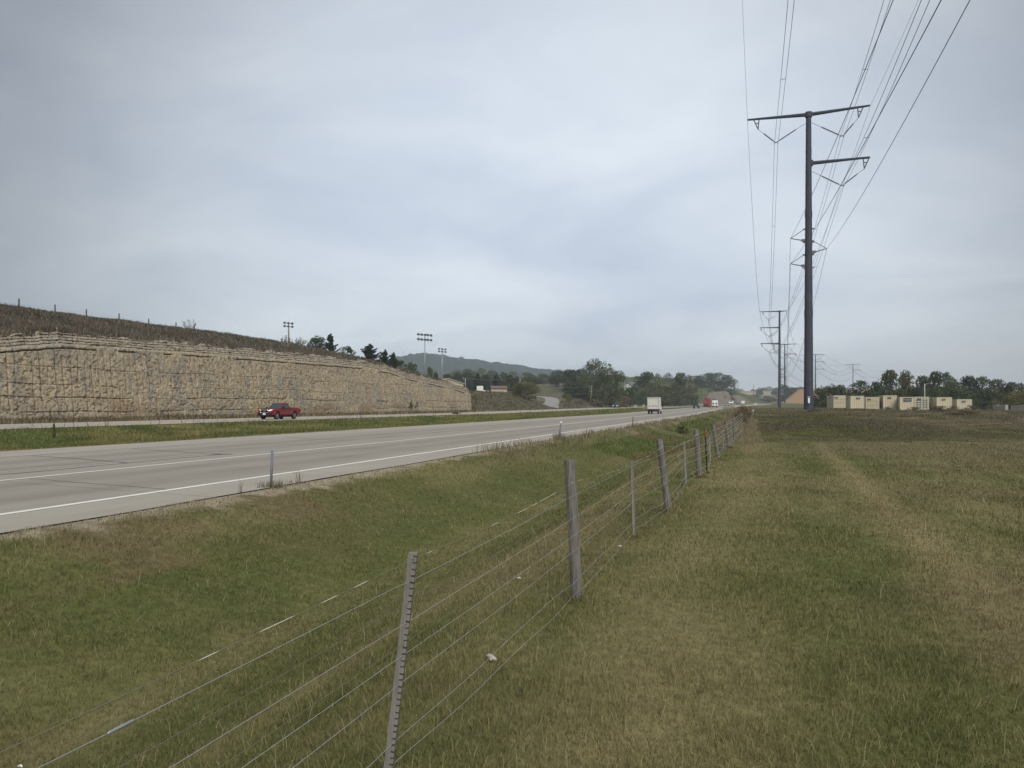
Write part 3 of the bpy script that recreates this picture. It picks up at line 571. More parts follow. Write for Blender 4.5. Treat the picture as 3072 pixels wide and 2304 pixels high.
row([('dark_a',1343,345,1123,34),('mid_a',1372,370,1120,36),('dark_b',1397,350,1117,40),('pine',1432,365,1121,26),('dark_a',1456,350,1126,34),('pine',1489,360,1122,28),('dark_b',1509,372,1117,30),('dark_a',1530,350,1127,32),('mid_a',1550,352,1130,30),('dark_b',1415,395,1128,40),('mid_b',1590,430,1128,44),('mid_a',1620,470,1131,36),('dark_b',1474,392,1134,40)], 'behind the tan shed', 'trees behind the sheds')
row([('olive_b',1405,640,1109,46),('olive_a',1440,660,1107,54),('olive_b',1480,650,1113,46),('olive_a',1535,640,1117,60),('olive_b',1580,640,1119,50),('mid_b',1625,640,1122,54),('olive_b',1660,650,1124,44),('mid_b',1370,640,1113,46)], 'in the pale row below the hill', 'paler trees below the hill')
row([('dark_b',1676,425,1113,56),('dark_a',1708,405,1110,50),('dark_b',1738,352,1109,46),('tall',1790,362,1083,86),('mid_b',1762,318,1120,64),('mid_b',1806,308,1121,80),('mid_a',1852,322,1115,60),('bush_d',1716,330,1150,50),('bush_d',1740,318,1160,60),('bush_m',1835,312,1162,60),('bush_b',1874,300,1188,46),('bush_d',1882,326,1168,44)], 'in the clump beside the box truck', 'trees left of the box truck')
row([('dark_a',1938,425,1118,58),('sparse',1972,430,1119,36),('sparse',2004,430,1118,40),('dark_a',2040,435,1121,46),('sparse',2066,440,1123,34),('olive_a',1962,395,1152,92),('olive_a',2030,425,1158,84),('mid_b',1985,400,1160,70),('olive_b',2072,470,1160,58),('bush_m',1905,380,1158,56),('bush_m',1935,370,1172,60),('bush_m',2010,410,1178,70),('bush_d',2055,440,1182,60)], 'in the belt behind the road sign', 'trees behind the road sign')
row([('dark_b',2092,700,1127,54),('mid_b',2122,715,1120,60),('dark_b',2155,725,1119,58),('mid_a',2181,742,1126,40),('sparse',2203,762,1137,28),('bush_m',2150,692,1164,44),('mid_b',2098,672,1156,52),('bush_m',2190,722,1166,36),('bush_m',2122,660,1174,40),('bush_b',2210,800,1172,22),('bush_d',2082,560,1182,40),('bush_b',2138,640,1196,30),('bush_m',2168,690,1190,22),('bush_b',2196,715,1192,26)], 'above the distant rock cut', 'trees above the distant rock cut')
row([('dark_b',2262,900,1184,34),('dark_b',2300,880,1188,50),('dark_b',2340,860,1186,36),('bush_d',2276,1250,1171,22),('dark_a',2284,1260,1167,12),('dark_b',2330,1180,1163,30),('bush_b',2356,640,1182,34),('bush_b',2374,640,1172,40),('olive_b',2388,700,1163,34),('bush_b',2398,690,1170,30),('dark_a',2356,760,1156,34),('bush_m',2410,720,1162,26)], 'around the distant fields', 'trees around the distant fields')
row([('bush_d',2458,205,1164,40),('bush_d',2490,206,1158,50),('mid_a',2522,212,1156,44),('dark_b',2578,215,1143,64),('bare',2612,222,1134,34),('dark_a',2628,212,1147,36),('mid_a',2670,216,1113,66),('olive_b',2722,220,1118,54),('dark_a',2768,220,1130,44),('dark_a',2806,222,1117,50),('dark_b',2842,224,1119,44),('mid_b',2864,216,1140,60),('dark_a',2906,222,1130,52),('dark_b',2950,220,1132,72),('mid_a',2992,222,1140,48),('dark_a',3030,220,1149,46),('dark_b',3066,222,1151,50),('mid_a',3110,220,1146,60),('dark_a',3160,222,1140,60),('dark_b',3215,222,1146,60)], 'in the row behind the containers', 'trees behind the containers')
row([('bush_d',2540,200,1178,60),('bush_d',2610,202,1170,60),('bush_m',2690,204,1168,66),('bush_d',2745,204,1166,66),('bush_m',2800,204,1164,66),('bush_d',2850,204,1168,60),('bush_m',2900,202,1170,66),('bush_d',2950,202,1170,66),('bush_m',3000,200,1176,60),('yellow',3062,185,1171,74),('bush_b',2985,170,1200,40),('bush_d',3120,190,1168,80)], 'in the low growth behind the containers', 'undergrowth behind the containers')
# plants on the hill above the rock cut
plant('cedar_tree','cedar_a','taller cedar at the dark bush on the hill crest','tree',992,163,1002,36,sink=.3,group='cedars on the hill')
plant('bush','bush_d','round dark bush beside the tallest cedar on the hill crest','bush',957,165,1011,58,sink=.3)
plant('bush','bush_m','low green bush on the crest between two cedars','bush',1040,176,1040,42,sink=.3)
plant('cedar_tree','cedar_b','lone spiky cedar standing against the sky on the hill crest','tree',1109,169,1033,48,sink=.3,group='cedars on the hill')
plant('cedar_tree','cedar_b','dark cedar growing on the edge of the rock cut','tree',1155,148,1050,40,sink=.3,group='cedars on the hill')
plant('cedar_tree','cedar_c','small thin cedar next to the one on the rock edge','tree',1181,160,1058,26,sink=.3,group='cedars on the hill')
plant('bush','bush_m','green bush beyond the small cedar, in front of the wooded hill','bush',1200,190,1082,44)
plant('bush','bush_m','green bush left of the tallest floodlight pole','bush',1236,200,1090,40)
plant('bush','bush_d','small dark bush between the two distant floodlight poles','bush',1306,215,1116,18)
plant('bush','bush_m','green bush right of the tallest floodlight pole','bush',1290,225,1104,26)
plant('bare_shrub','bare','bare leafless shrub alone on the hill crest','shrub',568,124,945,46,sink=.4)
plant('bare_shrub','bare_leafy','half-bare shrub at the foot of the nearest floodlight pole','shrub',862,160,997,34,sink=.4)
plant('bare_shrub','bare_leafy','half-bare shrub right of the nearest floodlight pole','shrub',895,158,1005,40,sink=.4)
plant('sapling','sapling','thin sapling growing at the foot of the rock cut','sapling',1240,139.4,1190,26,z=.1)
plant('bush','oliveshrub','large twiggy olive bush beside the side road','bush',1574,240,1146,84,sink=.3)
plant('bush','greyshrub','pale grey shrub between the shed and the large olive bush','bush',1528,246,1180,26)
plant('bush','greyshrub','pale grey shrub on the bank below the tan shed','bush',1540,236,1196,26)
plant('bush','greyshrub','grey-green shrub on the bank right of the side road','bush',1745,290,1196,50)
plant('bush','yellow','small yellow-green bush on the bank right of the side road','bush',1706,292,1184,20)
plant('bush','bush_b','brown bush at the foot of the wooden utility pole','bush',1790,300,1200,44)
plant('bush','bush_m','dark weedy clump on the far edge of the median','bush',1368,130,1241,24,h=.9)
plant('bush','bush_m','leafy weed standing up from the median at the left','bush',162,44,1270,8,h=.8)
plant('bush','bush_m','low round green bush among the ditch weeds','bush',2045,62,None,34,h=.62)
for i, (px, D, hh, wd, lb) in enumerate([(2220,52,1.15,44,'brown bush past the last fence posts'),(2250,62,1.1,40,'pale brown bush by the leaning white-topped stake'),(2228,72,1.2,50,'brown bush beyond the ditch, nearest the guardrail')]):
    plant('bush', 'bush_b' if i != 1 else 'greyshrub', lb, 'bush', px, D, None, wd, h=hh, group='bushes at the fence end')
for i, (px, D, hh, wd, lb) in enumerate([(2742,128,.8,40,'brown weedy bush in front of the third container from the right'),(2664,140,.7,26,'brown weedy bush in front of the fourth container from the left'),(2820,90,.75,70,'low brown bush in the field below the containers'),(2890,72,.6,90,'low brown bush nearest in the rough field'),(2858,128,1.1,36,'brown weeds at the base of the seventh container'),(2912,126,1.2,40,'brown weeds at the base of the rightmost container'),(2440,92,.5,40,'low brown bush at the foot of the largest pylon')]):
    plant('bush', 'bush_b', lb, 'bush', px, D, None, wd, h=hh, group='brown bushes in the field')
def far_woods():
    global rng; keep = rng; rng = np.random.default_rng(5); Ps = []; Cs = []
    for i in range(170):
        px = 2060+1050*rng.random(); D = 1680+420*rng.random(); x, y, _ = W(px, D); zb = Hs(x, y); r = 4+4.5*rng.random()
        d = rng.normal(size=(110, 3)); d /= np.linalg.norm(d, axis=1)[:, None]; Ps.append(np.array((x, y, zb+r*.6))+d*r*np.array((1.2, 1.2, .9))*(.7+.35*rng.random((110, 1)))); Cs.append(np.tile(np.array(HUES['dark'])*(.8+.5*rng.random()), (110, 1)))
    P = np.concatenate(Ps); V, T, C = leaves(P, np.full(len(P), 2.3), np.concatenate(Cs), asp=1.2); rng = keep
    tag(link('distant_woods', npmesh('distant_woods', V, T, C), M['leaf']), 'tree line along the distant field ridge', None, kind='stuff')
far_woods()
# ------------------------------------------------------------------ near wire fence
FENCE = [('b',1240,1658,1164,2318,3.5),('p',1709,1380,1731,1793,6.84),('b',1895,1385,1902,1605,10.1),('p',1978,1318,2005,1530,12.5),('b',2052,1327,2058,1455,16.4),('p',2088,1288,2099,1432,18.2),
         ('t',2115,1290,2121,1420,19.3),('b',2128,1305,2131,1388,23.0),('p',2139,1272,2155,1382,24.0),('b',2168,1300,2172,1353,28.8),('p',2177,1262,2187,1347,30.2),('t2',2193,1266,2195,1326,34.8),('p',2201,1250,2203,1326,36.2)]
fence = thing('wire_fence', 'weathered wooden post and galvanised wire fence along the mown grass', 'fence', (-1.5, 2.5, -.2))
fl = np.array(fence.location)
def fpart(name, mb, m, **kw):
    mb.xform(lambda p: p-fl); return mb.build(name, m, fence, **kw)
def rough_post(b, t, r, n=10, seed=0, flat=.0):
    b, t = np.array(b), np.array(t); m = MB(); ax = t-b; V = []
    ks = 9
    for i in range(ks):
        q = i/(ks-1); c = b+ax*q
        for k in range(n):
            a = 6.2832*k/n; rr = r*(1.06-.1*q)*(1+.13*(float(vn(k*1.7, q*2.2, seed))-.5))
            V.append(c+np.array((math.cos(a)*rr, math.sin(a)*rr, 0)))
    Fs = [(i*n+k, i*n+(k+1) % n, (i+1)*n+(k+1) % n, (i+1)*n+k) for i in range(ks-1) for k in range(n)]
    Fs.append(tuple((ks-1)*n+k for k in range(n)))
    m.add(V, Fs); return m
SUP = []
for i, (kd, tx, ty, bx_, by_, D) in enumerate(FENCE):
    u = lambda px: (px-CX)/F*D
    bpt = np.array(W(bx_, D, py=by_)); tpt = np.array(W(tx, D, py=ty)); gz = Hs(bpt[0], bpt[1])
    SUP.append((bpt, tpt, kd))
    ax = (tpt-bpt)/(tpt[2]-bpt[2]); foot = bpt+ax*(gz-.06-bpt[2])
    if kd == 'p':
        fpart('wooden_post', rough_post(foot, tpt, (.049, .050, .052, .056, .056, .06)[i % 6], seed=i), M['wood'], smooth=False)
        if i == 1:                                                       # the long drying crack
            m = MB(); e = np.array((.01*CA+.049*SA, .01*SA-.049*CA, 0)); n_ = np.array((SA, -CA, 0))
            pts = []
            for q in np.linspace(.30, .998, 14): c_ = foot+(tpt-foot)*q+n_*(.0415-.004*q)+np.array((CA, SA, 0))*(.012+.003*math.sin(q*19)); pts.append(c_)
            m.tube(pts, [.0035]*13+[.0045], 4); fpart('drying_crack', m, M['notch'])
            for q in (.855, .77, .575, .52):
                m = MB(); c_ = foot+(tpt-foot)*q+np.array((CA, SA, 0))*.041+np.array((SA, -CA, 0))*.01; m.tube([c_, c_+np.array((CA, SA, 0))*.014+np.array((0, 0, .008)), c_+np.array((CA, SA, 0))*.01+np.array((0, 0, .024))], .0022, 4); fpart('staple', m, M['rust'])
    elif kd == 'b':
        m = MB(); s = .019 if i else .0195; t2 = np.array((CA*s, SA*s, 0)); n2 = np.array((-SA*s, CA*s, 0)); f2 = bpt if i == 0 else bpt+ax*.0
        V = []
        for p, k in ((f2, 1.), (tpt, 1.)): V += [p-t2-n2, p+t2-n2, p+t2+n2, p-t2+n2]
        m.add(V, [(0,1,5,4),(1,2,6,5),(2,3,7,6),(3,0,4,7),(4,5,6,7),(3,2,1,0)]); nf = len(m.f); nn = 34 if i < 4 else 0
        for k in range(nn):                                             # saw cuts down the edge that hold the wires
            c_ = f2+(tpt-f2)*((k+.6+.12*(random.random()-.5))/nn)+t2*.62-n2*.40; hx, hy = t2*.44, n2*.68; hz_ = np.array((0, 0, .0022+.0016*random.random())); tl = np.array((0,0,-.004))*(1 if k % 2 else 0)
            m.add([c_-hx-hy-hz_, c_+hx-hy-hz_+tl, c_+hx+hy-hz_+tl, c_-hx+hy-hz_, c_-hx-hy+hz_, c_+hx-hy+hz_+tl, c_+hx+hy+hz_+tl, c_-hx+hy+hz_], [(3,2,1,0),(4,5,6,7),(0,1,5,4),(1,2,6,5),(2,3,7,6),(3,0,4,7)])
        o = fpart('batten', m, M['batten']); o.data.materials.append(M['notch'])
        for p_ in o.data.polygons:
            if p_.index >= nf: p_.material_index = 1
    else:
        m = MB(); m.tube([foot, tpt-ax*.16] if kd == 't' else [foot, tpt], .018, 6); fpart('steel_post', m, M['black'] if kd == 't' else M['gal'])
        if kd == 't': m = MB(); m.tube([tpt-ax*.16, tpt], .0185, 6); fpart('red_post_top', m, M['redp'])
# wires: heights above the lawn, as strung through posts and battens
x_of = lambda Y: np.interp(Y, [s[0][1] for s in SUP], [float((s[0][0]+s[1][0])/2) for s in SUP])
PREV = -3.4
for wi, hz_ in enumerate((1.03, .915, .81, .725, .63, .575, .445, .19, .07)):
    lo = wi >= 7; pts = []; ys = [PREV]+[float((b[1]+t[1])/2) for b, t, k_ in SUP]; zs = []; xs_ = []
    for j, y in enumerate(ys):
        if j == 0: xs_.append(-1.62); zs.append(-.2+hz_-.01); continue
        b, t, k_ = SUP[j-1]; zt = -.18+hz_+(Hs(b[0], b[1])+.2)*.7
        if wi == 0 and k_ == 'b': zt = min(zt, float(t[2])-.025)
        q = (zt-b[2])/(t[2]-b[2]); c_ = b+(t-b)*q; off = .02 if k_ == 'b' else .058
        xs_.append(float(c_[0])+off*.75); ys[j] = float(c_[1])-off*.25; zs.append(zt)
    for j in range(len(ys)-1):
        n = max(6, int(abs(ys[j+1]-ys[j])*5)); sg = (.022 if wi == 0 else .006)*(ys[j+1]-ys[j])/3
        for k in range(n):
            t = k/n; a = (.05 if lo else .008)*(float(vn(j*5+t*4, wi*9.1, 55))-.5)
            pts.append((xs_[j]+(xs_[j+1]-xs_[j])*t, ys[j]+(ys[j+1]-ys[j])*t, zs[j]+(zs[j+1]-zs[j])*t-sg*4*t*(1-t)+a))
    pts.append((xs_[-1], ys[-1], zs[-1])); pts += [(xs_[-1]+.3, ys[-1]+6, zs[-1]+.25)]
    r = [min(.006, max(.0013, .00016*math.hypot(p[0], p[1]))) for p in pts]; dark = wi in (2, 4)
    if wi == 0:
        fine = []; rr = []
        P = np.array(pts); 
        for a, b in zip(P[:-1], P[1:]):
            for k in range(8): fine.append(a+(b-a)*k/8)
        r = [min(.006, max(.0014, .00016*math.hypot(p[0], p[1]))) for p in fine]; m = MB(); m.tube([p-fl for p in fine], r, 5); me = m.mesh('wire')
        sgn = np.array([float(vn(i*.2, 3.3, 66)) > .60 for i in range(len(fine))]); cc = np.where(sgn[:, None], np.array((.60,.60,.52)), np.array((.17,.16,.12)))
        c4 = np.ones((len(me.vertices), 4), np.float32); c4[:, :3] = np.repeat(cc, 5, 0); at = me.color_attributes.new('col', 'FLOAT_COLOR', 'POINT'); at.data.foreach_set('color', c4.ravel())
        link('wire', me, M['polywire'], fence); fence.children[-1]['label'] = 'thin dark strand flecked with white along the post tops'
    else:
        m = MB(); m.tube(pts, r, 5); o = fpart('wire', m, M['rust'] if dark else M['wire'])
        if dark: o['label'] = 'dark rusty strand'
    if wi == 1:
        P = np.array(pts); j = int(np.argmin(np.abs(P[:, 1]-1.55))); d = (P[j+1]-P[j]); d /= np.linalg.norm(d); m = MB()
        m.tube([P[j]-d*.045, P[j]-d*.036, P[j]-d*.008, P[j], P[j]+d*.008, P[j]+d*.032, P[j]+d*.042], [.002,.0042,.0048,.0060,.0046,.0042,.002], 8); fpart('wire_joiner', m, M['grey'], smooth=True)
# uncut grass left standing at the feet of the posts
pX, pY, pW = [], [], []
for i, (b, t, k_) in enumerate(SUP[:11]):
    n = 150 if k_ == 'p' else 60; a = rng.random(n)*6.28; q = .05+.16*rng.random(n)**1.5
    pX.append(b[0]+q*np.cos(a)); pY.append(b[1]+q*np.sin(a)); pW.append(np.full(n, max(.0035, .0007*b[1])))
pX, pY, pW = map(np.concatenate, (pX, pY, pW)); n = len(pX); c = np.tile(STR*1.05, (n, 1)); c[rng.random(n) < .4] = GRN
blades('post_grass', pX, pY, .05+.11*rng.random(n), pW, .3+.7*rng.random(n), jitter(c, .35, 1.1), 'longer straw-coloured grass left round the fence posts')
# fence on top of the hill
hf = thing('hilltop_fence', 'row of old fence posts along the crest above the rock cut', 'fence', (-84, 60, Hs(-84, 60)))
for px, ty, by_ in ((57,896,914),(165,914,930),(259,928,945),(357,940,955),(446,956,963),(528,967,976),(583,976,984)):
    D, Y = GX(px, -84.5); zt = CAMZ+(CY-ty)/F*D; zg = Hs(-84.5, Y); m = MB(); m.tube([(-84.5, Y, zg-.2), (-84.5, Y, max(zt, zg+1.0))], .085, 7); m.xform(lambda p: p-np.array(hf.location)); m.build('post', M['bark'], hf)
m = MB()
for dz in (.75, .45): m.tube([(-84.5, y, Hs(-84.5, y)+dz) for y in np.arange(38, 112, 3.)], .006, 4)
m.xform(lambda p: p-np.array(hf.location)); m.build('wire', M['rust'], hf)
# ------------------------------------------------------------------ marker posts on the shoulder
def marker(px, D, topy, tx, r, m_, label, cap=None, x=None):
    X, Y, _ = W(px, D); z = Hs(X, Y); zt = CAMZ+(CY-topy)/F*D; t = thing('marker_post', label, 'marker post', (X, Y, z), group='marker posts along the shoulder'); lean = np.array(((tx-px)/F*D*CA, (tx-px)/F*D*SA, zt-z))
    m = MB(); m.tube([(0,0,-.1), tuple(lean)], r, 12); m.build('post', m_, t, True)
    if cap: m = MB(); m.tube([tuple(lean*.93), tuple(lean*1.06)], r*1.25, 10); m.build('reflector_cap', M[cap], t, True)
    return X, Y
x_, y_ = marker(812, 14.1, 1350, 817, .0235, M['gal'], 'upright grey steel tube nearest along the road shoulder')
tuft(x_, y_, 170, .26, .20, (.16,.13,.085), 'dry weeds round the foot of the grey steel tube'); tuft(x_-.1, y_+.55, 160, .5, .12, (.15,.13,.08), 'low weeds at the pavement edge')
for q_ in ((-9.47, 11.1, .16), (-8.85, 10.9, .10), (-9.4, 14.8, .12)): tuft(q_[0], q_[1], 60, q_[2], .05, (.10,.085,.05), 'small weeds growing in a crack of the paved shoulder')
tuft(-8.35, 12.9, 14, .1, .42, (.14,.11,.07), 'thin dry stalk at the pavement edge'); tuft(-8.4, 11.2, 10, .07, .40, (.14,.11,.07), 'thin dry stalk at the pavement edge')
x_, y_ = marker(1676, 34.3, 1268, 1683, .036, M['gal'], 'leaning grey post with a white cap beside the edge line', 'white')
tuft(x_, y_, 200, .3, .45, (.15,.125,.08), 'weeds round the leaning capped post')
marker(1898, 56, 1251, 1899, .045, M['rust'], 'dark rusty post among the roadside weeds')
X, Y, _ = W(2251, 60); t = thing('stake', 'leaning stake with a white top among brown weeds', 'stake', (X, Y, Hs(X, Y)), group=None); m = MB(); m.tube([(0,0,-.1),(.22,.1,.95)], .03, 6); m.build('stick', M['batten'], t); m = MB(); m.tube([(.20,.09,.88),(.235,.11,1.0)], .036, 6); m.build('white_tip', M['white'], t)
m = MB(); m.tube([(-.05,0,.012),(-.02,.004,.022),(.02,-.003,.02),(.052,.006,.012)], [.006,.016,.018,.007], 7); m.tube([(.01,0,.015),(.03,-.03,.012)], [.012,.006], 6)
X, Y, _ = W(1472, 5.25); o = m.build('stone', M['stone'], None, True); o.location = (X, Y, Hs(X, Y)+.02); o.rotation_euler = (0,0,R_(-28)); tag(o, 'pale bone-like stone lying in the grass by the fence', 'stone')
for i, (px, py, lb) in enumerate(((1557,1715,'two tiny white flecks of litter upslope of the pale stone'),(60,2006,'small pale scrap lying in the dark grass near the ditch'),(1860,1640,'small pale scrap by the foot of the second batten'))):
    D = 1.7*F/(py-CY); X, Y, _ = W(px, D); m = MB(); m.tube([(-.02,0,0),(0,.006,.006),(.02,0,0)], [.003,.008,.003], 6); o = m.build('litter', M['knob'], None); o.location = (X, Y, Hs(X, Y)+.045); tag(o, lb if i else 'tiny white scrap of litter upslope of the pale stone', 'litter')
# ------------------------------------------------------------------ transmission line
POLES = [('T', 7.3, -111, 41.0), ('T', 7.35, 111.2, 41.05), ('L', 10.9, 333, 40.2), ('T', 21.6, 557, 43.3), ('R', 55, 745, 47.5), ('T', 114, 985, 50), ('T', 186, 1225, 51), ('T', 250, 1440, 52.5)]
PNAME = ['', 'tallest nearest steel pylon, T-shaped with one lower right arm', 'second steel pylon with three arms reaching left', 'third steel pylon, T-shaped, seen right beside the second', 'steel pylon mostly hidden behind the nearest one, arms reaching right', 'small distant T-shaped pylon rising above the orange field', 'small distant T-shaped pylon above the bushes, right of the orange field', 'farthest pylon top just showing above the trees']
ATT = []
def pylon(i, kind, x, y, zt):
    zb = Hs(x, y); h = zt-zb; P = lambda dx, z, dy=0: np.array((dx, dy, z-zb)); sc_ = 1.0
    arms = {'T': [(-7.9, 0, .15), (7.6, 0, .35), (7.6, -6.6, .1)], 'L': [(-7.7, 0, .1), (2.6, 0, .1), (-7.7, -6.6, .1), (-7.4, -13.1, .1)], 'R': [(7.7, 0, .1), (-2.6, 0, .1), (7.7, -6.6, .1), (7.4, -13.1, .1)]}[kind]
    at = {}
    build = i > 0
    if build:
        t = thing('power_pylon', PNAME[i], 'pylon', (x, y, zb), group='steel pylons of the power line')
        m = MB(); rb, rt = .62, .34; m.tube([(0,0,-.4), (0,0,0), (0,0,h*.34), (0,0,h*.67), (0,0,h)], [rb, rb, rb-(rb-rt)*.34, rb-(rb-rt)*.67, rt], 12); o = m.build('shaft', M['steel'], t)
        for q in (.34, .67): m = MB(); rr = rb-(rb-rt)*q; m.tube([(0,0,h*q-.9), (0,0,h*q+.02)], [rr+.045, rr+.03], 12); m.build('slip_joint', M['steel'], t)
        m = MB(); m.tube([(0,0,-.3),(0,0,.12)], [.95,.95], 16); m.build('footing', M['concrete'], t)
        m = MB(); m.tube([(0,0,h-.62),(0,0,h+.06)], [rt+.12, rt+.12], 12); m.build('cap_collar', M['steel'], t)
        if i < 4:
            m = MB()
            for q in np.arange(.1, .96, .07 if i == 1 else .1): rr = rb-(rb-rt)*q; m.box(-rr-.10, rr+.10, -.035, .035, h*q, h*q+.05)
            m.build('climbing_steps', M['hard'], t)
    for ax_, dz, up in arms:
        s = 1 if ax_ > 0 else -1; za = zt+dz-.25; rr = .36+.32*(-dz/h)
        long_ = abs(ax_) > 4
        if build:
            m = MB(); m.tube([(s*rr*.6, 0, za-zb), (s*abs(ax_), 0, za-zb+up)], [.27, .13], 8); m.build('cross_arm', M['steel'], t)
            if dz: m = MB(); m.box(s*rr*.7 if s > 0 else -rr-.14, rr+.14 if s > 0 else s*rr*.7, -.32, .32, za-zb-.36, za-zb+.36); m.build('arm_bracket', M['steel'], t)
        if dz == 0: at[('s', s)] = (ax_, za-.15+up)
        if long_:
            hx = abs(ax_)-(1.15 if dz == 0 else .45); top_ = za+up-.1; hang = (s*(hx-.25), top_-1.35); root = (s*(rr+.05), za-1.15); vb = (s*4.15, za-3.35)
            at[('v', s, dz)] = vb
            if build and i <= 5:
                m = MB()
                for a, b in (((hx+.32, 0), (hx-.38, 0)), ((hx+.32, 0), (hx-.25, -1.35)), ((hx-.38, 0), (hx-.25, -1.35)), ((hx+.06, -.55), (hx-.34, -.5))): m.tube([(s*a[0], 0, top_+a[1]-zb), (s*b[0], 0, top_+b[1]-zb)], .075, 5)
                m.build('hanger_bracket', M['hard'], t)
                for e in (hang, root):
                    a = np.array((e[0], 0, e[1]-zb)); b = np.array((vb[0]+(.22 if e[0] > vb[0] else -.22), 0, vb[1]-zb+.12)); m = MB(); pts = []; rs = []
                    for k in range(41):
                        q = k/40; pts.append(a+(b-a)*q); rs.append((.105 if k % 2 else .055) if .34 < q < .97 else .028)
                    m.tube(pts, rs, 7, False); m.build('insulator', M['insul'], t)
                m = MB(); m.box(vb[0]-.25, vb[0]+.25, -.06, .06, vb[1]-zb-.02, vb[1]-zb+.1)
                for k in (-.23, .23): m.box(vb[0]+k-.04, vb[0]+k+.04, -.22, .22, vb[1]-zb-.14, vb[1]-zb-.02)
                m.build('yoke_plate', M['hard'], t)
    zs = {'T': [(-1, 24.2), (1, 22.55), (-1, 20.75)], 'L': [(1, 16.7), (1, 13.4), (1, 10.4)], 'R': [(-1, 18.7), (-1, 16), (-1, 13)]}[kind]
    for k, (s, z) in enumerate(zs):
        z += (zt-41.05) if kind != 'L' else 0; rr = .68-.32*(z-zb)/h; tip = (s*2.3, z)
        at[('d', k)] = tip
        if build and i <= 3:
            m = MB(); m.tube([(s*(rr+.35), 0, z-.35-zb), (tip[0], 0, z-zb)], [.075, .06], 7); m.tube([(s*(rr+.1), 0, z+1.1-zb), (tip[0], 0, z-zb)], [.05, .04], 6); m.build('braced_insulator', M['insul'], t)
            m = MB(); m.box(min(s*rr*.7, s*(rr+.4)), max(s*rr*.7, s*(rr+.4)), -.18, .18, z-.52-zb, z-.2-zb); m.box(-rr-.2, rr+.2, -.12, .12, z+1.04-zb, z+1.22-zb); m.box(-rr-.2, rr+.2, -.1, .1, z-.74-zb, z-.6-zb); m.build('insulator_mount', M['hard'], t)
    if i == 1:
        m = MB(); m.box(-.13, .13, -.735, -.70, 1.05, 1.75); m.box(-.2, .2, -.72, -.69, 1.85, 1.9); m.xform(lambda p: np.array((p[0]*CA-p[1]*SA*0, p[0]*SA+p[1], p[2]))); m.build('number_plate', M['plate'], t)
    ATT.append((x, y, at))
for i, p in enumerate(POLES): pylon(i, *p)
def attp(i, key): x, y, at = ATT[i]; a = at[key]; return np.array((x+a[0], y, a[1]))
SEQ = {'T': [('v',-1,0), ('v',1,0), ('v',1,-6.6)], 'L': [('v',-1,0), ('v',-1,-6.6), ('v',-1,-13.1)], 'R': [('v',1,0), ('v',1,-6.6), ('v',1,-13.1)]}
def span(a, b, sag, n): t = np.linspace(0, 1, n)[:, None]; p = a+(b-a)*t; p[:, 2] -= (sag*4*t*(1-t))[:, 0]; return p
def wire_r(p, r0): return float(min(.07, max(r0, .00016*math.hypot(p[0], p[1]))))
def line(name, label, chain, sag, r0, bundle=0, cat='power line', group='conductors of the power line', m_='cond', spacers=True):
    root = thing(name, label, cat, tuple(chain[0]), group=group) if bundle else None; o0 = np.array(chain[0])
    P = np.concatenate([span(a, b, sag*(np.linalg.norm(b-a)/222)**2, 60) for a, b in zip(chain[:-1], chain[1:])])
    if not bundle:
        m = MB(); m.tube([p-o0 for p in P], [wire_r(p, r0) for p in P], 4); o = m.build(name, M[m_]); o.location = tuple(o0); return tag(o, label, cat, group)
    for s in (-1, 1):
        m = MB(); m.tube([p-o0+np.array((s*bundle/2, 0, -.12)) for p in P], [wire_r(p, r0) for p in P], 4); m.build('strand', M[m_], root)
    for j in (9, 23, 36, 51, 69, 83, 96, 111, 128, 143, 156, 171):
        if spacers and j < len(P): m = MB(); q = P[j]-o0+np.array((0,0,-.12)); m.tube([q-np.array((bundle/2, 0, 0)), q+np.array((bundle/2, 0, 0))], max(.03, wire_r(P[j], r0)*1.3), 5); m.build('spacer', M['hard'], root)
X0V = (1.72, 3.89, 4.65)
for k, lb in enumerate(('twin-strand power line hung under the left arm of the nearest pylon', 'twin-strand power line hung under the upper right arm of the nearest pylon', 'twin-strand power line hung under the lower right arm of the nearest pylon')):
    ch = [attp(i, SEQ[POLES[i][0]][k]) for i in range(len(POLES))]; ch[0][0] = X0V[k]; line('power_line', lb, ch, (7.2, 7.2, 7.2)[k], .021, .46)
X0D = (7.7, 5.61, 8.49)
for k, lb in enumerate(('single power line on the upper left insulator bracket of the nearest pylon', 'single power line on the right insulator bracket of the nearest pylon', 'single power line on the lower left insulator bracket of the nearest pylon')):
    ch = [attp(i, ('d', k)) for i in range(5)]; ch[0][0] = X0D[k]; line('power_line', lb, ch, 5.5, .021)
for s, lb in ((-1, 'thin shield wire at the left tip of the top arm of the nearest pylon'), (1, 'thin shield wire at the right tip of the top arm of the nearest pylon')):
    ch = [attp(i, ('s', s)) for i in range(len(POLES))]; ch[0][0] = (-2.05, 13.13)[s > 0]; line('shield_wire', lb, ch, 4.2, .0085, cat='shield wire', group='shield wires of the power line')
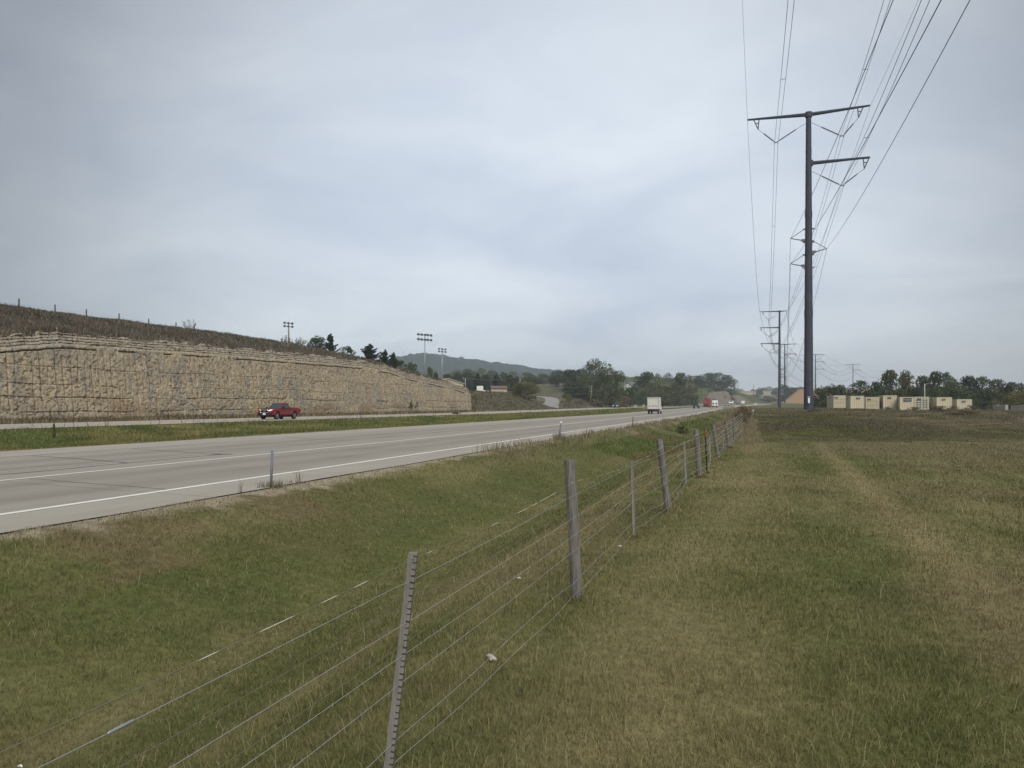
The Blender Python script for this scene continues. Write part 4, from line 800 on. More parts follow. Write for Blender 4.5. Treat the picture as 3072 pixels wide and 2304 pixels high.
# ------------------------------------------------------------------ smaller utility poles and their wires
def upole(px, D, ty, by_, m_, label, tx=None, arm=0, r=.13, ins=0, z=None, name='utility_pole'):
    X, Y, _ = W(px, D); zg = Hs(X, Y) if z is None else z; zt = CAMZ+(CY-ty)/F*D; dx = 0 if tx is None else (tx-px)/F*D
    t = thing(name, label, 'utility pole' if name == 'utility_pole' else 'post', (X, Y, zg), group='small utility poles' if name == 'utility_pole' else None); top = np.array((dx*CA, dx*SA, zt-zg)); m = MB(); m.tube([(0,0,-.3), tuple(top)], [r*1.15, r*.8], 9); m.build('pole', m_, t, True)
    if arm: m = MB(); d = np.array((CA, SA, 0))*arm; q = top*.97; m.tube([q-d, q+d*.15], .07, 5); m.build('cross_arm', m_, t)
    for k in range(ins):
        q = top*(.96-.13*k)-np.array((CA, SA, 0))*.75; m = MB(); m.tube([top*(.94-.13*k), q], .05, 5); m.tube([q-np.array((0,0,.12)), q+np.array((0,0,.28))], [.14,.1], 7); m.build('insulator', M['grey'], t)
    return np.array((X, Y, zg))+top
a1 = upole(1396, 300, 1134, 1172, M['concrete'], 'pale utility pole at the left of the white slab near the shed', ins=1)
a2 = upole(1560, 350, 1129, 1160, M['concrete'], 'pale utility pole behind the large olive bush')
a3 = upole(1770, 300, 1157, 1222, M['utility'], 'wooden utility pole with insulators in front of the dense trees', tx=1776, ins=3, r=.17)
upole(1495, 222, 1180, 1206, M['utility'], 'short brown wooden post on the bank below the tan shed', r=.11, name='wooden_post')
upole(2261, 620, 1152, 1196, M['utility'], 'dark utility pole beside the distant rock cut', arm=0, r=.22, ins=2)
upole(2448, 800, 1151, 1166, M['utility'], 'small dark pole on the skyline of the orange field', r=.4)
for a, b, lb, s in ((a1, a2, 'thin wire from the pale pole past the roof of the tan shed', 1.2), (a3+np.array((0,0,-.3)), np.array(W(1622, 330, py=1158)), 'upper wire running left from the wooden utility pole', .6), (a3+np.array((0,0,-2.9)), np.array(W(1630, 330, py=1184)), 'lower wire running left from the wooden utility pole', .3)):
    P = span(a, b, s, 24); m = MB(); m.tube([p-a for p in P], .035, 4); o = m.build('utility_wire', M['grey']); o.location = tuple(a); tag(o, lb, 'wire', 'utility wires')
# ------------------------------------------------------------------ floodlight poles and street lamp
def flood(px, D, ty, n, wpx, label, lean=0):
    X, Y, _ = W(px, D); zg = Hs(X, Y); zt = CAMZ+(CY-ty)/F*D; h = zt-zg; t = thing('floodlight_pole', label, 'floodlight', (X, Y, zg), YAW+R_(8), 'sports floodlight poles'); w = wpx/F*D; l = lean/F*D
    m = MB(); m.tube([(-l,0,-.3), (0,0,h)], [.24, .15], 9); m.build('pole', M['grey'] if D > 200 else M['utility'], t, True)
    for r, z in enumerate((h-.15, h-1.45*w/4.3-.25)):
        tilt = -.035*w
        m = MB(); m.tube([(-w/2, 0, z-tilt), (w/2, 0, z+tilt)], .07, 5); m.build('crossbar', M['lampm'], t)
        for k in range(n):
            x = -w/2+w*(k+.15)/(n-.7); q = np.array((x, 0, z-tilt+2*tilt*(x+w/2)/w+.12)); d = np.array((-.5+.25*(k % 3), -.75, -.55)); d /= np.linalg.norm(d); s = .30*w/4.3*5/n**.75
            m = MB(); m.tube([q-d*s*.9, q-d*s*.55, q+d*s*.1, q+d*s*.75], [.25*s, .35*s, .62*s, 1.05*s], 10); o = m.build('lamp_head', M['lampm'], t)
            m = MB(); m.tube([q+d*s*.76, q+d*s*.78], 1.0*s, 10); m.build('lamp_glass', M['glassl'], o)
flood(866, 178, 968, 3, 25, 'floodlight pole on the hill crest with six lamps, rising from shrubs')
flood(1275, 232, 1003, 5, 40, 'tallest floodlight pole, two rows of five lamps, before the wooded hill', 2)
flood(1327, 330, 1046, 3, 21, 'smaller distant floodlight pole right of the tallest one', 3)
X, Y, _ = W(2774, 185); zg = Hs(X, Y); t = thing('street_lamp', 'grey street lamp with one curved arm behind the containers', 'street lamp', (X, Y, zg), YAW); zt = CAMZ+(CY-1151)/F*185-zg
m = MB(); m.tube([(0,0,-.2),(0,0,zt)], [.16,.12], 8); m.build('pole', M['concrete'], t, True); m = MB(); m.tube([(0,0,zt-.35),(.5,0,zt),(1.1,0,zt+.12),(1.55,0,zt+.14)], .045, 6); m.build('arm', M['concrete'], t); m = MB(); m.box(1.4,1.95,-.1,.1,zt+.06,zt+.18,.04,.03); m.build('lamp_head', M['grey'], t)
# ------------------------------------------------------------------ vehicles (front towards +y)
def panel(P, nrm, th=.012):
    P = [np.array(p, float) for p in P]; n_ = np.array(nrm, float); n_ /= np.linalg.norm(n_); m = MB()
    V = [p-n_*th*.5 for p in P]+[p+n_*th for p in P]; k = len(P); m.add(V, [tuple(range(k))[::-1], tuple(range(k, 2*k))]+[(i, (i+1) % k, k+(i+1) % k, k+i) for i in range(k)]); return m
def wheels(t, yw, track, r, w, rim=True, spokes=0, dual=False):
    for s in (-1, 1):
        for y in yw:
            m = MB(); m.wheel(s*track, y, r, r, w, 20); o = m.build('wheel', M['tyre'], t)
            if rim:
                m = MB(); x = s*(track+w/2-.01); m.tube([(x-s*.02, y, r), (x+s*.012, y, r)], [r*.62, r*.60], 16)
                q = m.build('rim', M['rim'], o)
                if spokes:
                    m = MB()
                    for k in range(spokes):
                        a = 6.2832*(k+.5)/spokes; c_, s_ = math.cos(a), math.sin(a); m.tube([(x+s*.012, y+c_*r*.2, r+s_*r*.2), (x+s*.016, y+c_*r*.5, r+s_*r*.5)], r*.085, 5)
                    m.build('rim_recess', M['dark'], o)
def arch(yc, r, zb, n=8): return [(yc+r*math.cos(a), zb+r*math.sin(a)*1.02) for a in np.linspace(0, math.pi, n)]
def car_body(prof_top, zb, yf, yr, wheels_y, ra, half, m_, t, bev=.035):
    # outline: bottom from the front to the back with wheel arches, then back over the top
    P = [(yf, zb+.06)]
    for yc in sorted(wheels_y, reverse=True): P += arch(yc, ra, zb)
    P += [(yr, zb+.08)]+prof_top
    m = MB(); m.prism(P, -half, half)
    for i, v in enumerate(m.v):                                          # tuck nose, tail and sill in
        x, y, z = v; k = 1-.07*max(0, (abs(y-(yf+yr)/2)/((yf-yr)/2)-.72)/.28)**2-.035*max(0, (.62-z)/.4); m.v[i] = (x*k, y, z)
    return m.build('body', m_, t, bevel=bev)
def cabin(t, m_, b, tp, zb, zt, wb, wt, posts, glass='glass', name='cabin'):
    """b, tp: (front y, rear y) at belt and roof; posts: list of window (q0, q1) along the side"""
    V = [(-wb, b[0], zb), (wb, b[0], zb), (wb, b[1], zb), (-wb, b[1], zb), (-wt, tp[0], zt), (wt, tp[0], zt), (wt, tp[1], zt), (-wt, tp[1], zt)]
    m = MB(); m.add(V, [(3,2,1,0),(4,5,6,7),(0,1,5,4),(1,2,6,5),(2,3,7,6),(3,0,4,7)]); m.build(name, m_, t, bevel=.06)
    V = [np.array(v) for v in V]; lerp = lambda a, b_, q: a+(b_-a)*q
    def bil(a, b_, c, d, u, v): return lerp(lerp(a, b_, u), lerp(d, c, u), v)
    def win(nm, a, b_, c, d, u0, u1, v0, v1, nrm): panel([bil(a,b_,c,d,u0,v0), bil(a,b_,c,d,u1,v0), bil(a,b_,c,d,u1,v1), bil(a,b_,c,d,u0,v1)], nrm).build(nm, M[glass], t)
    win('windshield', V[0], V[1], V[5], V[4], .07, .93, .08, .90, np.cross(V[1]-V[0], V[4]-V[0])); win('rear_window', V[2], V[3], V[7], V[6], .08, .92, .2, .88, np.cross(V[3]-V[2], V[6]-V[2]))
    for q0, q1 in posts:
        win('side_window', V[1], V[2], V[6], V[5], q0, q1, .10, .88, np.cross(V[2]-V[1], V[5]-V[1])); win('side_window', V[0], V[3], V[7], V[4], q0, q1, .10, .88, -np.cross(V[3]-V[0], V[4]-V[0]))
def boxpart(t, name, m_, *a, bevel=0, **k): m = MB(); m.box(*a, **k); return m.build(name, m_, t, bevel=bevel)
def onroad(px, D, z=None): X, Y, _ = W(px, D); return (X, Y, float(rdz(Y)) if z is None else z)
D, Y = GX(838, -49.0)
t = thing('pickup_truck', 'red pickup truck driving on the far carriageway below the rock cut', 'pickup truck', (-49, Y, .004), math.pi)
car_body([(-2.66,.80),(-2.66,1.14),(-.86,1.17),(-.84,1.13),(.98,1.13),(1.5,1.11),(2.35,1.04),(2.58,.95),(2.66,.72)], .46, 2.64, -2.66, (1.72,-1.52), .47, .93, M['red'], t)
cabin(t, M['red'], (1.02,-.92), (.18,-.66), 1.10, 1.77, .86, .68, [(.12,.50),(.58,.86)])
wheels(t, (1.72,-1.52), .80, .385, .25, spokes=5)
for s in (-1, 1):
    for yc in (1.72, -1.52):
        m = MB(); P = [(yc+.475*math.cos(a), .46+.485*math.sin(a)) for a in np.linspace(.1, math.pi-.1, 10)]; m.tube([(s*.925, p[0], p[1]) for p in P], .03, 5); m.build('fender_flare', M['red'], t)
    panel([(s*.48,2.60,.90),(s*.82,2.40,.93),(s*.84,2.34,1.03),(s*.52,2.52,1.01)], (s*.3,1,.1), .03).build('headlight', M['lamp'], t)
    panel([(s*.62,2.64,.63),(s*.76,2.60,.63),(s*.76,2.60,.70),(s*.62,2.64,.70)], (0,1,0), .02).build('fog_lamp', M['lamp'], t)
    boxpart(t, 'tail_light', M['tail'], s*.88-.05, s*.88+.05, -2.69, -2.58, .80, 1.08)
    m = MB(); m.box(s*1.02-.1, s*1.02+.1, .72, .84, 1.16, 1.33); m.build('side_mirror', M['dark'], t, bevel=.03)
    boxpart(t, 'mud_flap', M['dark'], s*.82-.12, s*.82+.12, -2.02, -1.99, .30, .62)
    boxpart(t, 'door_handle', M['chrome'], s*.945-.015, s*.945+.015, -.1, .06, .99, 1.03)
    boxpart(t, 'side_trim', M['chrome'], s*.935-.012, s*.935+.012, -1.0, 1.1, .70, .73)
boxpart(t, 'grille', M['dark'], -.44, .44, 2.60, 2.69, .74, 1.0)
m = MB(); m.tube([(-.46,2.69,.80),(-.40,2.69,.72),(.40,2.69,.72),(.46,2.69,.80),(.46,2.69,.94),(.40,2.69,1.02),(-.40,2.69,1.02),(-.46,2.69,.94),(-.46,2.69,.80)], .03, 6); m.build('grille_frame', M['chrome'], t)
m = MB(); m.tube([(0,2.685,.88),(0,2.705,.88)], .09, 14); m.build('grille_badge', M['chrome'], t)
boxpart(t, 'bumper', M['dark'], -.84, .84, 2.45, 2.72, .38, .70, bevel=.04); boxpart(t, 'licence_plate', M['plate'], -.16, .16, 2.72, 2.745, .50, .66)
boxpart(t, 'hood_deflector', M['dark'], -.72, .72, 2.36, 2.46, 1.035, 1.085); boxpart(t, 'bed_shade_panel', M['dark'], -.74, .74, -2.58, -.98, 1.10, 1.182)  # dark slab on the bed stands in for its shaded open hollow
boxpart(t, 'rear_bumper', M['chrome'], -.86, .86, -2.80, -2.62, .52, .70, bevel=.03); boxpart(t, 'chassis', M['dark'], -.62, .62, -2.3, 2.3, .28, .52)
for i, x in enumerate((-.66, .66)): pass
def car(label, px, D, away, c, suv=False, x=None, z=None, name='parked', sc_=1.0, lights=False, rz=0):
    mt = mat('car_paint_'+str(len(bpy.data.materials)), c, .3, .2, .5); loc = onroad(px, D, z); t = thing('suv' if suv else 'car', label, 'SUV' if suv else 'car', (loc[0], loc[1], loc[2]+.004), (0 if away else math.pi)+rz-math.atan(3e-4*max(0, loc[1]-200))); t.scale = (sc_,)*3
    if suv:
        car_body([(-2.25,.75),(-2.26,1.02),(1.0,1.02),(1.9,.96),(2.25,.78),(2.3,.6)], .36, 2.3, -2.28, (1.4,-1.38), .42, .92, mt, t); cabin(t, mt, (1.05,-2.22), (.25,-1.95), .98, 1.68, .87, .66, [(.06,.34),(.39,.66),(.71,.93)]); wheels(t, (1.4,-1.38), .80, .35, .23)
    else:
        car_body([(-2.3,.66),(-2.3,.92),(-1.75,.95),(1.0,.92),(1.9,.82),(2.28,.66),(2.32,.5)], .28, 2.3, -2.3, (1.42,-1.35), .38, .90, mt, t); cabin(t, mt, (1.0,-1.85), (.15,-1.15), .90, 1.42, .84, .60, [(.10,.46),(.52,.86)]); wheels(t, (1.42,-1.35), .79, .32, .21)
    for s in (-1, 1):
        boxpart(t, 'headlight', M['lamp'] if lights else M['glassl'], s*.68-.14, s*.68+.14, 2.2, 2.3, .68, .80); boxpart(t, 'tail_light', M['tail'], s*.74-.1, s*.74+.1, -2.33, -2.24, .74, .92)
    boxpart(t, 'licence_plate', M['plate'], -.2, .2, -2.34, -2.28, .62, .76); boxpart(t, 'bumper', M['dark'], -.8, .8, 2.22, 2.36, .32, .5); return t
D, Y = GX(1849, -48.4); car('dark SUV with headlights on, oncoming on the far carriageway', 1849, D, False, (.02,.025,.035), True, lights=True, sc_=1.06)
car('dark blue SUV seen from behind, ahead of the white box truck', 2089.5, 258, True, (.03,.028,.045), True)
car('small silver car seen from behind, ahead of the flatbed trailer', 2181, 400, True, (.30,.29,.28), z=1.2)
car('dark car far off, oncoming beside the distant rock cut', 2213, 520, False, (.10,.095,.09), z=2.0)
car('white car far off at the end of the road, seen from the side', 2266, 560, True, (.72,.72,.72), z=1.75, rz=-.75)
def van(label, px, D, z):
    t = thing('van', label, 'van', onroad(px, D, z), math.pi-.15); car_body([(-2.6,.8),(-2.6,2.0),(1.0,2.05),(1.35,1.95),(2.0,1.25),(2.6,1.05),(2.65,.6)], .40, 2.65, -2.6, (1.7,-1.6), .42, .98, M['white'], t, .05); wheels(t, (1.7,-1.6), .82, .37, .24)
    panel([(-.8,1.98,1.30),(.8,1.98,1.30),(.7,1.42,1.90),(-.7,1.42,1.90)], (0,1,.8), .04).build('windshield', M['glass'], t)
    for s in (-1, 1): panel([(s*.985,.75,1.35),(s*.985,1.75,1.35),(s*.985,1.35,1.8),(s*.985,.75,1.8)], (s,0,0), .02).build('side_window', M['glass'], t); boxpart(t, 'headlight', M['lamp'], s*.72-.14, s*.72+.14, 2.55, 2.68, .85, 1.0)
    boxpart(t, 'bumper', M['dark'], -.9, .9, 2.55, 2.72, .4, .62)
van('white van far off, oncoming beyond the red semi-trailer', 2194, 470, 2.2)
def boxtruck(label, loc, w, h, zb, ln, door, slots=True, cabh=2.1, box=None, rz=0):
    t = thing('box_truck', label, 'box truck', loc, rz); bm_ = box or M['white']; hw = w/2
    m = MB(); m.box(-hw, hw, 0, ln, zb, h); m.build('cargo_box', bm_, t, bevel=.03)
    m = MB(); m.box(-hw+.10, hw-.10, -.03, .02, zb+.06, h-.20); o = m.build('rear_door', door, t)
    for z0, z1 in ((h-.17, h-.05),): boxpart(t, 'roof_rail', M['grey'], -hw+.02, hw-.02, -.05, .03, z0, z1)
    for s in (-1, 1): boxpart(t, 'corner_post', M['grey'], s*(hw-.05)-.035, s*(hw-.05)+.035, -.045, .02, zb, h-.16)
    if slots:
        for x, ww in ((-.62,.24),(-.02,.42),(.56,.40)): boxpart(o, 'pull_handle', M['dark'], x*w/2-ww*.5, x*w/2+ww*.5, -.055, -.02, zb+.52, zb+.62)
    boxpart(t, 'rear_bumper', M['dark'], -hw+.02, hw-.02, -.10, .06, zb-.30, zb+.0); boxpart(t, 'underbody', M['dark'], -hw+.25, hw-.25, .1, ln+.8, .42, zb+.02)
    for s in (-1, 1): boxpart(t, 'tail_light', M['tail'], s*(hw-.2)-.07, s*(hw-.2)+.07, -.125, -.09, zb-.22, zb-.1)
    m = MB(); m.prism([(ln+.12,.45),(ln+.12,cabh),(ln+.9,cabh),(ln+1.45,1.35),(ln+2.2,1.18),(ln+2.25,.45)], -hw*.92, hw*.92); m.build('cab', bm_, t, bevel=.05)
    for s in (-1, 1):
        panel([(s*hw*.93,ln+.35,1.35),(s*hw*.93,ln+1.25,1.35),(s*hw*.93,ln+.9,1.9),(s*hw*.93,ln+.35,1.9)], (s,0,0), .02).build('side_window', M['glass'], t)
        m = MB(); m.box(s*(hw+.17)-.11, s*(hw+.17)+.11, ln+1.1, ln+1.2, 1.25, 1.65); m.tube([(s*hw*.9, ln+1.15, 1.4), (s*(hw+.17), ln+1.15, 1.4)], .03, 5); m.build('side_mirror', M['dark'], t)
    wheels(t, (ln*.28, ln+1.45), hw-.17, .36, .26); return t
X, Y, _ = W(1958.5, 133); boxtruck('white box truck seen from behind in the near carriageway', (X, Y, .004), 1.98, 2.88, .82, 3.6, mat('roll_door', (.60,.59,.54), .6, vary=.05))
X, Y, z = onroad(2229, 520); boxtruck('small white box truck far off at the end of the road', (X, Y, 1.75), 2.3, 2.9, .9, 4.0, M['white'], False)
X, Y, z = onroad(2117.5, 318, .67); t = thing('semi_trailer', 'red box trailer seen from behind and its right side, left of the flatbed', 'semi-trailer', (X, Y, z), -.02)
m = MB(); m.box(-1.02, 1.02, 0, 13, 1.0, 3.75); m.build('trailer_body', M['trailer'], t, bevel=.03)
for s in (-1, 1): boxpart(t, 'rear_door', M['trailer'], s*.5-.46, s*.5+.46, -.05, .01, 1.06, 3.66); boxpart(t, 'tail_light', M['tail'], s*.85-.1, s*.85+.1, -.06, 0, .88, .98)
for x, z_ in ((-.75, 2.95), (.55, 1.95), (-.3, 2.2)): boxpart(t, 'door_label', M['white'], x-.12, x+.12, -.075, -.05, z_, z_+.2)
boxpart(t, 'rear_bumper', M['dark'], -1.0, 1.0, -.05, .05, .45, .95); wheels(t, (1.4, 2.7), .82, .48, .38, rim=False); boxpart(t, 'underbody', M['dark'], -.7, .7, .3, 12.5, .75, 1.02)
m = MB(); m.prism([(13.4,.6),(13.4,3.2),(15,3.1),(15.6,1.9),(17,1.7),(17.1,.6)], -1, 1); m.build('cab', M['trailer'], t, bevel=.05); wheels(t, (13.6, 16.2), .85, .48, .3)
X, Y, z = onroad(2143, 306, .44); t = thing('truck', 'white high-roofed truck with two dark rear windows, pulling a flatbed trailer', 'truck', (X, Y+5, z), 0)
m = MB(); m.prism([(0,.8),(0,2.75),(.25,3.0),(2.6,3.05),(3.4,2.2),(5,1.7),(5.1,.6),(.5,.6)], -1.12, 1.12); m.build('cab', M['white'], t, bevel=.16)
for s in (-1, 1): boxpart(t, 'rear_window', M['glass'], s*.58-.28, s*.58+.28, -.04, .02, 1.45, 2.1); boxpart(t, 'tail_light', M['tail'], s*.9-.1, s*.9+.1, -.05, .02, .9, 1.02)
boxpart(t, 'rear_bumper', M['chrome'], -1.05, 1.05, -.1, .05, .6, .8); wheels(t, (1.0, 4.2), .92, .42, .3)
X, Y, z = onroad(2138.5, 300, .44); t = thing('flatbed_trailer', 'low grey empty flatbed trailer behind the white high-roofed truck', 'trailer', (X, Y, z), 0)
m = MB(); m.box(-1.62, 1.62, 0, 6.5, .72, .92); m.build('deck', M['grey'], t); boxpart(t, 'side_rail', M['dark'], -1.6, 1.6, -.04, 0, .5, .72); wheels(t, (1.8, 2.8), 1.35, .36, .26); m = MB(); m.tube([(0,6.5,.7),(0,8.5,.7)], .08, 6); m.build('drawbar', M['dark'], t)
for s in (-1, 1): boxpart(t, 'tail_light', M['tail'], s*1.4-.12, s*1.4+.12, -.06, -.035, .6, .7)
# ------------------------------------------------------------------ sign, guardrails, parapet
X, Y, _ = W(1989, 425); zr = float(rdz(Y)); t = thing('road_sign', 'plain grey back of a large road sign above the white box truck', 'road sign', (X, Y, zr), YAW-.05); pz = lambda py: CAMZ+(CY-py)/F*425-zr
boxpart(t, 'sign_panel', M['signb'], -2.2, 2.2, .06, .12, pz(1202), pz(1184.5))
for x in (-1.15, 1.15): m = MB(); m.box(x-.09, x+.09, -.10, .06, -.3, pz(1185.5)); m.build('post', M['grey'], t)
for k in range(4): q = pz(1202)+(pz(1184.5)-pz(1202))*(k+.5)/4; boxpart(t, 'stiffener', M['grey'], -2.18, 2.18, .02, .06, q-.04, q+.04)
def guardrail(xr, y0, y1, label, face, zoff=-.03, h=.72):
    c0 = np.array((xr+float(Cv(y0)), y0, float(rdz(y0))+zoff)); t = thing('guardrail', label, 'guardrail', tuple(c0), group='guardrails'); ys = np.arange(y0, y1+.1, 2.5); m = MB()
    prof = [(.0,.0),(.04,.05),(.0,.12),(.0,.19),(.04,.26),(.0,.31),(-.02,.31),(-.02,0)]
    V = []; n = len(prof)
    for y in ys:
        for a, b in prof: V.append((xr+float(Cv(y))+face*a*1.4-c0[0], y-c0[1], float(rdz(y))+zoff+h-.31+b-c0[2]))
    Fs = [(i*n+k, i*n+(k+1) % n, (i+1)*n+(k+1) % n, (i+1)*n+k) for i in range(len(ys)-1) for k in range(n)]; Fs += [tuple(range(n)), tuple((len(ys)-1)*n+k for k in range(n))]
    m.add(V, Fs); m.build('rail', M['gal2'], t)
    for y in ys[::2]: x = xr+float(Cv(y))-c0[0]-face*.10; z = float(rdz(y))+zoff-c0[2]; boxpart(t, 'post', M['utility'], x-.07, x+.07, y-c0[1]-.08, y-c0[1]+.08, z-.4, z+h-.04)
    return t
M['gal2'] = mat('guardrail_steel', (.42,.43,.43), .5, .3, vary=.1, scale=1)
guardrail(-24.3, 224, 312, 'guardrail on the near edge of the median beside the dark blue SUV', 1)
guardrail(-57.1, 300, 346, 'guardrail leading to the white parapet, behind the oncoming dark SUV', 1)
guardrail(-57.1, 408, 590, 'guardrail continuing past the white parapet under the road sign', 1)
guardrail(-8.0, 226, 304, 'guardrail on the right shoulder beside the flatbed trailer', -1)
t = thing('bridge_parapet', 'white concrete bridge parapet along the far carriageway', 'parapet', (-57.2+float(Cv(347)), 347, float(rdz(347)))); V = []
for y in np.arange(347, 407, 6.): V += [(-57.3+float(Cv(y))-t.location[0], y-347, float(rdz(y))-t.location[2]-.1), (-57.0+float(Cv(y))-t.location[0], y-347, float(rdz(y))-t.location[2]-.1), (-57.05+float(Cv(y))-t.location[0], y-347, float(rdz(y))-t.location[2]+.86), (-57.25+float(Cv(y))-t.location[0], y-347, float(rdz(y))-t.location[2]+.86)]
n = len(V)//4; m = MB(); m.add(V, [(4*i+k, 4*i+(k+1) % 4, 4*i+4+(k+1) % 4, 4*i+4+k) for i in range(n-1) for k in range(4)]+[(0,1,2,3), (4*n-1,4*n-2,4*n-3,4*n-4)]); m.build('wall', mat('parapet_concrete', (.58,.57,.52), .85, vary=.08), t)
m = MB(); m.tube([(v[0]+.1, v[1], v[2]+.25) for v in V[3::4]], .05, 6); m.build('top_rail', M['gal2'], t)
X, Y, _ = W(2133.5, 212); t = thing('object_marker', 'small yellow marker panel at the start of the right guardrail', 'marker', (X, Y, float(rdz(Y))-.1)); boxpart(t, 'panel', M['yellow'], -.34, .34, -.02, .02, .08, .62); m = MB(); m.tube([(0,.05,-.3),(0,.05,.6)], .04, 6); m.build('post', M['gal'], t)
X, Y, _ = W(1623, 249); t = thing('mailbox', 'small dark mailbox on a post at the side road mouth', 'mailbox', (X, Y, Hs(X, Y)), .4); m = MB(); m.tube([(0,-.28,.95),(0,.28,.95)], .17, 8); m.build('box', M['dark'], t); boxpart(t, 'post', M['utility'], -.06, .06, -.06, .06, -.1, .82); boxpart(t, 'newspaper_tube', M['white'], -.42, -.22, -.2, .2, .55, .75)
# ------------------------------------------------------------------ containers
def corrug(m, p0, p1, z0, z1, depth=.045, pitch=.28, nrm=(0,-1)):
    p0, p1 = np.array(p0), np.array(p1); ln = np.linalg.norm(p1-p0); n = int(ln/pitch); pts = []
    for i in range(n):
        for f_, d in ((0,0),(.34,0),(.5,-depth),(.84,-depth)): q = p0+(p1-p0)*min(1, (i+f_)/n); pts.append((q[0]+nrm[0]*d, q[1]+nrm[1]*d))
    pts.append(tuple(p1)); k = len(pts); m.add([(x, y, z0) for x, y in pts]+[(x, y, z1) for x, y in pts], [(i, i+1, k+i+1, k+i) for i in range(k-1)])
def container(label, pxl, pxr, topy, sidepx, doors, plq, big=False, white=False, sideq=None, Dm=None):
    W_, H_, L_ = 2.44, 2.59, 6.06; D = W_*F/(pxr-pxl) if Dm is None else Dm
    a, b = np.array(W(pxl, D)[:2]), np.array(W(pxr, D)[:2]); w = np.linalg.norm(b-a); mid = (a+b)/2; zt = CAMZ+(CY-topy)/F*D; best = None
    for th in np.linspace(-.5, .6, 111):                              # turn the box until its left side shows as much as in the picture
        c_, s_ = math.cos(th), math.sin(th); fl_ = mid-np.array((c_, s_))*w/2; bl = fl_+np.array((-s_, c_))*L_
        px = lambda p: CX+F*(p[0]*CA+p[1]*SA)/(-p[0]*SA+p[1]*CA); e = abs((px(fl_)-px(bl))-sidepx)
        if best is None or e < best[0]: best = (e, th)
    th = best[1]; cm = M['contw'] if white else M['cont']; t = thing('shipping_container', label, 'container', (mid[0], mid[1], zt-H_), th, 'row of shipping containers'); hw = w/2
    m = MB(); p = .12
    for x in (-hw, hw-p):
        for y in (0, L_-p): m.box(x, x+p, y, y+p, 0, H_)
    for z in (0, H_-p): m.box(-hw+p, hw-p, 0, p*.8, z, z+p); m.box(-hw+p, hw-p, L_-p*.8, L_, z, z+p)
    for z in (0, H_-p): m.box(-hw, -hw+p*.8, p, L_-p, z, z+p); m.box(hw-p*.8, hw, p, L_-p, z, z+p)
    m.build('frame', cm, t)
    for s in (-1, 1): m = MB(); corrug(m, (s*(hw-.02), p), (s*(hw-.02), L_-p), p*.9, H_-p*.9, nrm=(s, 0)); m.build('side_wall', cm, t)
    m = MB(); m.box(-hw+.02, hw-.02, .02, L_-.02, H_-.07, H_-.03); m.build('roof', cm, t); m = MB(); corrug(m, (-hw+p, L_-.02), (hw-p, L_-.02), p*.9, H_-p*.9, nrm=(0, 1)); m.build('end_wall', cm, t)
    if doors:
        for s in (-1, 1):
            m = MB(); x0, x1 = (s*.015, s*(hw-p-.01)) if s > 0 else (-(hw-p-.01), -.015); m.box(x0, x1, .02, .07, p+.01, H_-p-.01)
            for k in range(5): z0 = p+.08+k*(H_-2*p-.1)/5; m.box(x0+.08, x1-.08, .0, .019, z0+.05, z0+(H_-2*p-.1)/5-.06, .02, .01)
            o = m.build('door', cm, t)
            for q in (.25, .75): m = MB(); xx = x0+(x1-x0)*q; m.tube([(xx, -.035, p), (xx, -.035, H_-p)], .024, 6); m.build('locking_bar', M['dark'] if white else cm, o)
            for z in (1.0, 1.75) if not white else (.5, .95, 1.4, 1.85): m = MB(); m.box(x0+.1, x1-.1, -.03, -.003, z, z+(.05 if not white else .09)); m.build('door_hardware', M['utility'] if not white else M['dark'], o)
    else: m = MB(); corrug(m, (-hw+p, .015), (hw-p, .015), p*.9, H_-p*.9); m.build('end_wall', cm, t)
    pw, ph = (.66, .26) if not big else (1.3, .60); cx = -hw+w*plq; zc = H_-.46 if not big else H_-.52
    o = boxpart(t, 'placard', M['placard'], cx-pw/2, cx+pw/2, -.075, -.05, zc-ph/2, zc+ph/2); m = MB()
    for k in range(5):
        q = cx-pw*.36+pw*.72*k/4; m.box(q-pw*.05, q+pw*.05, -.08, -.074, zc-ph*.12+(.02 if k % 2 else 0), zc+ph*.2)
    m.box(cx-pw*.34, cx+pw*.34, -.08, -.074, zc-ph*.34, zc-ph*.24); m.build('placard_print', M['letter'], o)
    if sideq: o = boxpart(t, 'placard', M['placard'], -hw-.03, -hw-.005, L_*sideq-.35, L_*sideq+.35, H_-.72, H_-.28)
container('leftmost tan container with panelled doors and a small dark placard', 2502, 2537, 1186.3, 20.5, True, .20, sideq=.55)
container('second tan container from the left, plain corrugated end', 2553.4, 2591.2, 1187.6, 15, False, .55, sideq=.7)
container('third tan container from the left, low, with panelled doors', 2599, 2636.3, 1191, 6, True, .24)
container('fourth tan container from the left, tall plain end with a small placard', 2651.5, 2689.2, 1186.3, 15, False, .45)
container('tan container with the largest dark placard, left of the white one', 2702.3, 2741.2, 1191, 11, False, .52, True)
container('pale white-fronted container with dark ribs across its doors', 2747.2, 2784.4, 1190.2, 4, True, .30, white=True)
container('second tan container from the right, wide plain end', 2812.5, 2853.6, 1191.5, 24, False, .45, sideq=.65, Dm=150)
container('rightmost tan container standing lowest behind brown weeds', 2873.4, 2913.5, 1197.5, 19, False, .45, Dm=150)
